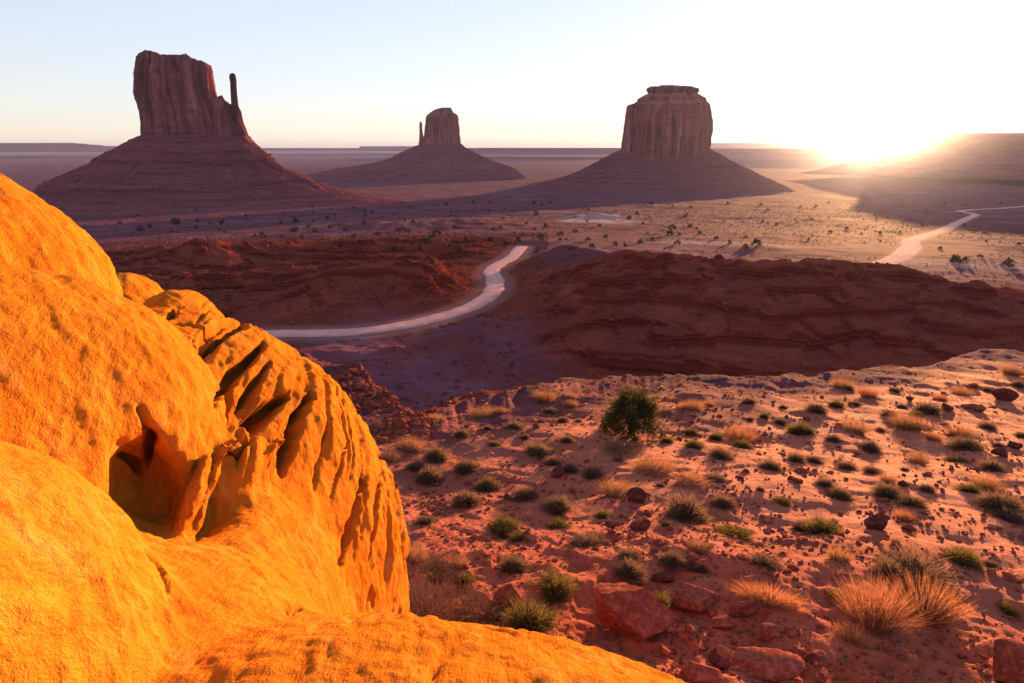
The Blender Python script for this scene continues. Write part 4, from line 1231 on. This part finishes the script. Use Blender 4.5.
PLANTS = []
def plant(u, v, w, kind, h=1.0, label=None): PLANTS.append((u, v, w, kind, h, label))
for (u, v, w, k, h) in [
 (437,459,26,'sage',.9),(430,480,28,'sage',.9),(467,470,26,'sage',.8),(488,488,28,'sage',.7),(467,504,30,'sage',.8),(525,498,25,'sage',.9),(558,509,30,'sage',.9),(539,453,32,'sage',.55),(553,464,19,'sage',.8),(570,471,16,'sage',.9),(593,476,20,'sage',.8),(462,435,16,'sage',.7),(515,428,20,'sage',.6),(488,429,10,'sage',.8),(495,445,13,'sage',.7),(567,441,15,'sage',.7),(525,438,10,'sage',.8),(543,400,20,'straw',.8),(485,416,24,'straw',.6),(501,413,12,'straw',.8),(435,420,13,'straw',.8),(410,448,24,'straw',.7),(389,460,18,'straw',.8),(415,468,18,'sage',.6),(571,398,10,'straw',.8),(571,406,12,'straw',.8),(563,421,12,'sage',.7),(427,522,22,'sage',.5),(505,527,32,'green',.5),(560,528,26,'green',.5),(550,412,13,'sage',.7),(578,422,8,'sage',.8),
 (653,412,12,'straw',1),(693,410,17,'straw',1),(681,409,10,'straw',.8),(709,405,10,'straw',.8),(749,403,15,'sage',.7),(764,418,11,'green',.9),(740,440,24,'straw',1),(743,447,22,'green',.6),(694,447,20,'green',.7),(721,457,24,'sage',.8),(667,442,14,'green',.8),(691,433,16,'green',.5),(716,439,16,'green',.7),(770,468,22,'sage',.7),(796,461,19,'sage',.8),(798,433,24,'green',.8),(780,423,14,'sage',.7),(783,408,8,'sage',.8),(686,518,46,'sage',.95),(723,505,26,'sage',.8),(618,461,10,'straw',.9),(716,480,24,'sage',.45),(660,486,10,'sage',.6),(782,502,20,'green',.35),(603,517,16,'green',.7),(667,525,13,'sage',.6),(728,533,26,'green',.5),(803,529,22,'sage',.7),(622,452,34,'straw',.5),(655,470,34,'straw',.5),(618,494,30,'straw',.7),(690,482,30,'straw',.4),
 (816,411,22,'sage',.8),(836,407,18,'green',.7),(868,396,17,'straw',.9),(843,387,17,'straw',.8),(850,390,9,'sage',.8),(855,405,14,'sage',.6),(889,416,15,'sage',.8),(902,408,11,'sage',.8),(927,413,27,'sage',.8),(916,416,13,'sage',.8),(908,427,27,'straw',.8),(895,391,12,'sage',.6),(961,395,17,'straw',.8),(987,391,10,'sage',.8),(940,400,12,'straw',.8),(1013,374,18,'straw',.8),(1018,386,14,'sage',.8),(987,429,18,'sage',.8),(961,436,22,'straw',.8),(965,448,30,'sage',.75),(933,439,14,'straw',.9),(998,446,11,'sage',.8),(956,461,22,'green',.35),(992,470,25,'sage',.8),(1021,437,14,'sage',.8),(854,430,26,'straw',.5),(833,440,17,'sage',.6),(870,450,20,'sage',1),(805,432,18,'green',.9),(814,462,18,'sage',.8),(847,468,20,'sage',.6),(873,473,20,'sage',.7),(917,463,18,'straw',1),(825,486,20,'sage',.8),(840,497,25,'sage',.8),(887,495,28,'sage',.8),(888,481,15,'straw',.8),(926,490,16,'sage',.8),(911,505,27,'sage',.7),(969,492,23,'green',.7),(987,487,23,'straw',.7),(1000,508,42,'sage',.7),(760,490,9,'sage',.7),(750,420,8,'sage',.7),(905,470,9,'sage',.5),(945,425,9,'sage',.6),(880,430,9,'sage',.6),
 (587,545,42,'sage',.4),(502,534,24,'green',.5),(521,539,24,'green',.4),(514,568,30,'sage',.75),(458,566,17,'straw',.9),(413,558,28,'straw',.6),(465,582,27,'green',.5),
 (630,559,26,'sage',.8),(630,574,32,'sage',.85),(673,562,28,'sage',.7),(628,600,34,'sage',.7),(658,608,28,'green',1.1),(764,563,32,'sage',.4),(736,537,38,'green',.4),(698,549,20,'straw',.6),(700,569,22,'sage',.5),
 (823,532,40,'green',.6),(839,559,20,'straw',.9),(914,577,72,'sage',.6),(890,577,40,'sage',.8),(962,561,36,'green',.6),(839,598,22,'green',.6),(896,542,8,'straw',.9),(1010,520,30,'sage',.7),(950,600,20,'green',.4),(1005,610,26,'green',.4),(990,565,16,'sage',.5)]:
    plant(u, v, w, k, h)
plant(903, 520, 18, 'straw', 1.1, "small bright orange grass tuft beside the dark red block")
plant(768, 601, 64, 'straw', .45, "long low strip of bright orange grass, widest in the middle of the near ground")
plant(874, 622, 66, 'straw', 1.15, "left of the two tall orange straw clumps in the near right corner")
plant(924, 614, 64, 'straw', 1.0, "right of the two tall orange straw clumps in the near right corner")
plant(850, 640, 34, 'straw', .8, "short pale straw at the foot of the two tall orange clumps")
plant(495, 645, 40, 'straw', .6, "red-brown grass right behind the crest of the orange ledge")
plant(437, 574, 34, 'wire', .9, "smaller wiry bush higher up beside the orange wall")
plant(420, 630, 66, 'wire', 1.1, "large wiry bush between the orange wall and the ledge")
plant(470, 626, 52, 'wire', .9, "wiry reddish bush left of the leaning slab")
plant(555, 592, 56, 'green', .75, "bright yellow-green bush above the largest reddish boulder")
plant(530, 626, 62, 'green', .8, "broad dull green bush left of the largest reddish boulder")
plant(496, 620, 30, 'sage', .8, "dark sage mound in front of the leaning slab")

rsP = np.random.RandomState(11)
for i, (u, v, w, kind, h, label) in enumerate(PLANTS):
    p = ground_px(u, v); s = w * (1.25 if not label else 1.05) * mpp(p)
    nm, cat = KNAME[kind]
    fm, sm = PROTO['dry' if (kind == 'straw' and not label and rsP.rand() < 0.75) else kind, rsP.randint(0, 4)]
    size = "big" if w >= 34 else ("small" if w < 15 else "")
    if h <= 0.5: size = (size + " low").strip()
    lab = label or (size + " " + KLOOK[kind] + " " + zone_words(u, v)).strip()
    rz = rsP.uniform(0, 6.28)
    root = empty(nm, (p[0], p[1], p[2] - 0.02 * s), 0)
    tag(root, lab, cat, GROUPN[kind])
    o = bpy.data.objects.new(fm.name.split('.')[0], fm); COL.objects.link(o); o.parent = root
    o.rotation_euler = (0, 0, rz); o.scale = (s, s, s * h) if not (label and "strip" in label) else (s, s * 0.5, s * h)
    if sm and w > 14:
        q = bpy.data.objects.new("stem", sm); COL.objects.link(q); q.parent = root
        q.rotation_euler = (0, 0, rz); q.scale = (s, s, s * h)

# the dark green juniper
def juniper_mesh(seed, n_cl, n_leaf, hgt=1.0, wdt=1.0, leaf=0.022):
    rs = np.random.RandomState(seed); VV = []; FF = []; TT = []; k0 = 0
    cl = []
    for i in range(n_cl):
        a = rs.uniform(0, 6.283); zt = rs.uniform(0.08, 1.0); rad = 0.5 * wdt * (1 - 0.6 * zt ** 2.2) * rs.uniform(0.2, 1.0) ** 0.6
        cl.append((math.cos(a) * rad, math.sin(a) * rad, zt * hgt * rs.uniform(0.8, 1.0), rs.uniform(0.07, 0.14)))
    for (cx, cy, cz, cr) in cl:
        d = rs.normal(size=(n_leaf, 3)); d /= np.linalg.norm(d, axis=1, keepdims=True)
        b = np.array([cx, cy, cz]) + d * cr * rs.uniform(0.1, 1, (n_leaf, 1)) * np.array([1, 1, 1.3])
        b[:, 2] = np.maximum(b[:, 2], 0.02)
        t = b + (d + np.array([0, 0, 0.8])) * leaf * rs.uniform(1.2, 3.0, (n_leaf, 1))
        V, F, k = ribbons(rs, b, t, np.full(n_leaf, leaf * 0.32))
        VV.append(V); FF.append(F + k0); TT.append(np.full(len(V), rs.uniform(0, 1) ** 2)); k0 += len(V)
    return np.concatenate(VV), np.concatenate(FF), np.concatenate(TT)
p = ground_px(632, 434); s = 50 * mpp(p)
jr = empty("juniper", tuple(p)); tag(jr, "dark green juniper bush, tallest plant on the sandy slope", "juniper")
V, F, T = juniper_mesh(3, 190, 70, 0.86, 1.22, 0.020)
npmesh("crown", V * s, F, M_JUNIPER, jr, smooth=False, attrs={"tone": T})
V, F, T = stems_mesh(5, 9, 0.7, 0.26, 0.03)
npmesh("trunk", V * s, F, M_TWIG, jr, attrs={"tone": T})

# dark shrubs on the plain beyond
M_FARSHRUB = mat_brush("dark_shrub_leaf", (0.028, 0.028, 0.014), (0.045, 0.04, 0.02), 0.1)
far_protos = []
for i in range(4):
    V, F, T = juniper_mesh(50 + i, 26, 26, 0.75, 1.0, 0.05)
    far_protos.append(proto_mesh("plain_shrub", V, F, T, M_FARSHRUB))
def far_zone(u, v):
    z = ("left of the dirt road" if u < 470 else ("around the road's far bend" if u < 560 else ("behind the shaded hills" if u < 800 else "near the far road below the sun")))
    d = "farthest out" if v < 218 else ("half-way out" if v < 236 else "nearest")
    return d, z
FARP = [(378,236,7),(364,224,5),(354,238,6),(397,231,5),(402,232,8),(408,233,6),(432,238,8),(428,244,11),(437,236,9),(394,249,6),(413,224,6),(455,229,5),(490,242,7),(506,245,7),(518,242,7),(466,240,5),(536,216,6),(546,228,6),(541,240,8),(592,248,7),(588,241,6),(605,238,6),(629,220,6),(637,215,5),(672,230,9),(670,236,8),(677,245,7),(690,228,6),(756,246,11),(745,248,8),(956,261,10),(963,263,8),(980,258,6),(1007,266,12),(940,250,5),(954,262,9),(830,233,5),(846,230,5),(150,228,5),(176,224,9),(197,222,6),(222,225,7),(196,229,6),(140,231,8),(255,237,5),(262,236,6),(296,222,7),(295,232,8),(281,224,5),(120,224,5),(315,232,6),(330,228,5),(345,231,5),(360,243,5),(450,247,7),(460,252,6),(340,247,5),(420,251,6),(560,236,7),(575,233,6),(652,241,6),(640,243,6),(700,234,5),(716,240,6),(730,244,5),(615,246,6),(625,247,5)]
rsF = np.random.RandomState(23)
for _ in range(150):
    FARP.append((rsF.uniform(90, 1020), 203 + 50 * rsF.uniform(0, 1) ** 1.4, rsF.uniform(2.2, 4.5)))
for (u, v, w) in FARP:
    if u > 545 and v > 252: 
        if u < 900: continue
    p = hit(u, v, 150, 6000)
    if min(dist_line(np.array([p[0]]), np.array([p[1]]), ROAD_A)[0], dist_line(np.array([p[0]]), np.array([p[1]]), ROAD_B)[0]) < 8: continue
    s = w * mpp(p)
    o = bpy.data.objects.new("plain_shrub", far_protos[rsF.randint(0, 4)]); COL.objects.link(o)
    o.location = (p[0], p[1], p[2] - 0.05 * s); o.rotation_euler = (0, 0, rsF.uniform(0, 6.28)); o.scale = (s, s, s * rsF.uniform(0.8, 1.1))
    d, z = far_zone(u, v)
    tag(o, ("tiny" if w < 4.5 else "dark") + " dark shrub dotting the plain ".replace("dark dark", "dark") + z + ", " + d, "shrub", "dark shrubs dotting the plain")
    if w >= 4.5: o["label"] = "round dark shrub on the plain " + z + ", " + d

# low scrub nobody could count
def scrub(name, label, pts, sizes, mat, seed, nb=14):
    rs = np.random.RandomState(seed); n = len(pts)
    b = np.repeat(pts, nb, 0); s = np.repeat(sizes, nb)[:, None]
    d = rs.normal(size=(n * nb, 3)); d[:, 2] = np.abs(d[:, 2]) + 0.15; d /= np.linalg.norm(d, axis=1, keepdims=True)
    base = b + d * s * 0.2 * np.array([1, 1, 0.2]); tip = b + d * s * rs.uniform(0.2, 0.6, (n * nb, 1))
    V, F, k = ribbons(rs, base, tip, (s * (0.07 if nb < 20 else 0.03))[:, 0])
    o = npmesh(name, V, F, mat, smooth=False, attrs={"tone": np.repeat(np.repeat(rs.uniform(0, 1, n), nb), k)})
    return tag(o, label, kind="stuff")
x, y, r_, a_ = sample_polar(22000, 330, 1900, -36, 42, 31, 0.8)
k = (fbm(x / 120, y / 120, 6.0, 3) > -0.35) & (dist_line(x, y, ROAD_A) > 9) & (dist_line(x, y, ROAD_B) > 9)
x, y, r_ = x[k], y[k], r_[k]
scrub("low_scrub", "low grey scrub speckling the plain", np.column_stack([x, y, H(x, y)]), np.random.RandomState(1).uniform(0.7, 2.0, len(x)) * np.clip(r_ / 600, 0.8, 1.6), M_FARSHRUB, 2, 10)
x, y, r_, a_ = sample_polar(2600, 125, 340, -14, 42, 37)
k = (fbm(x / 28, y / 28, 9.0, 3) > -0.05) & (dist_line(x, y, ROAD_A) > 8)
x, y, r_ = x[k], y[k], r_[k]
scrub("low_scrub", "small dark scrub dotting the shaded hills and the basin", np.column_stack([x, y, H(x, y)]), np.random.RandomState(8).uniform(0.5, 1.4, len(x)), M_FARSHRUB, 6, 12)
x, y, r_, a_ = sample_polar(4500, 10, 60, -26, 42, 33, 0.9)
k = fbm(x / 6, y / 6, 6.0, 3) > -0.1
x, y, r_ = x[k], y[k], r_[k]
scrub("dry_grass", "sparse dry grass and litter between the shrubs", np.column_stack([x, y, H(x, y)]), np.random.RandomState(3).uniform(0.08, 0.26, len(x)) * np.clip(r_ / 25, 0.8, 1.25), M_DRY, 4, 26)
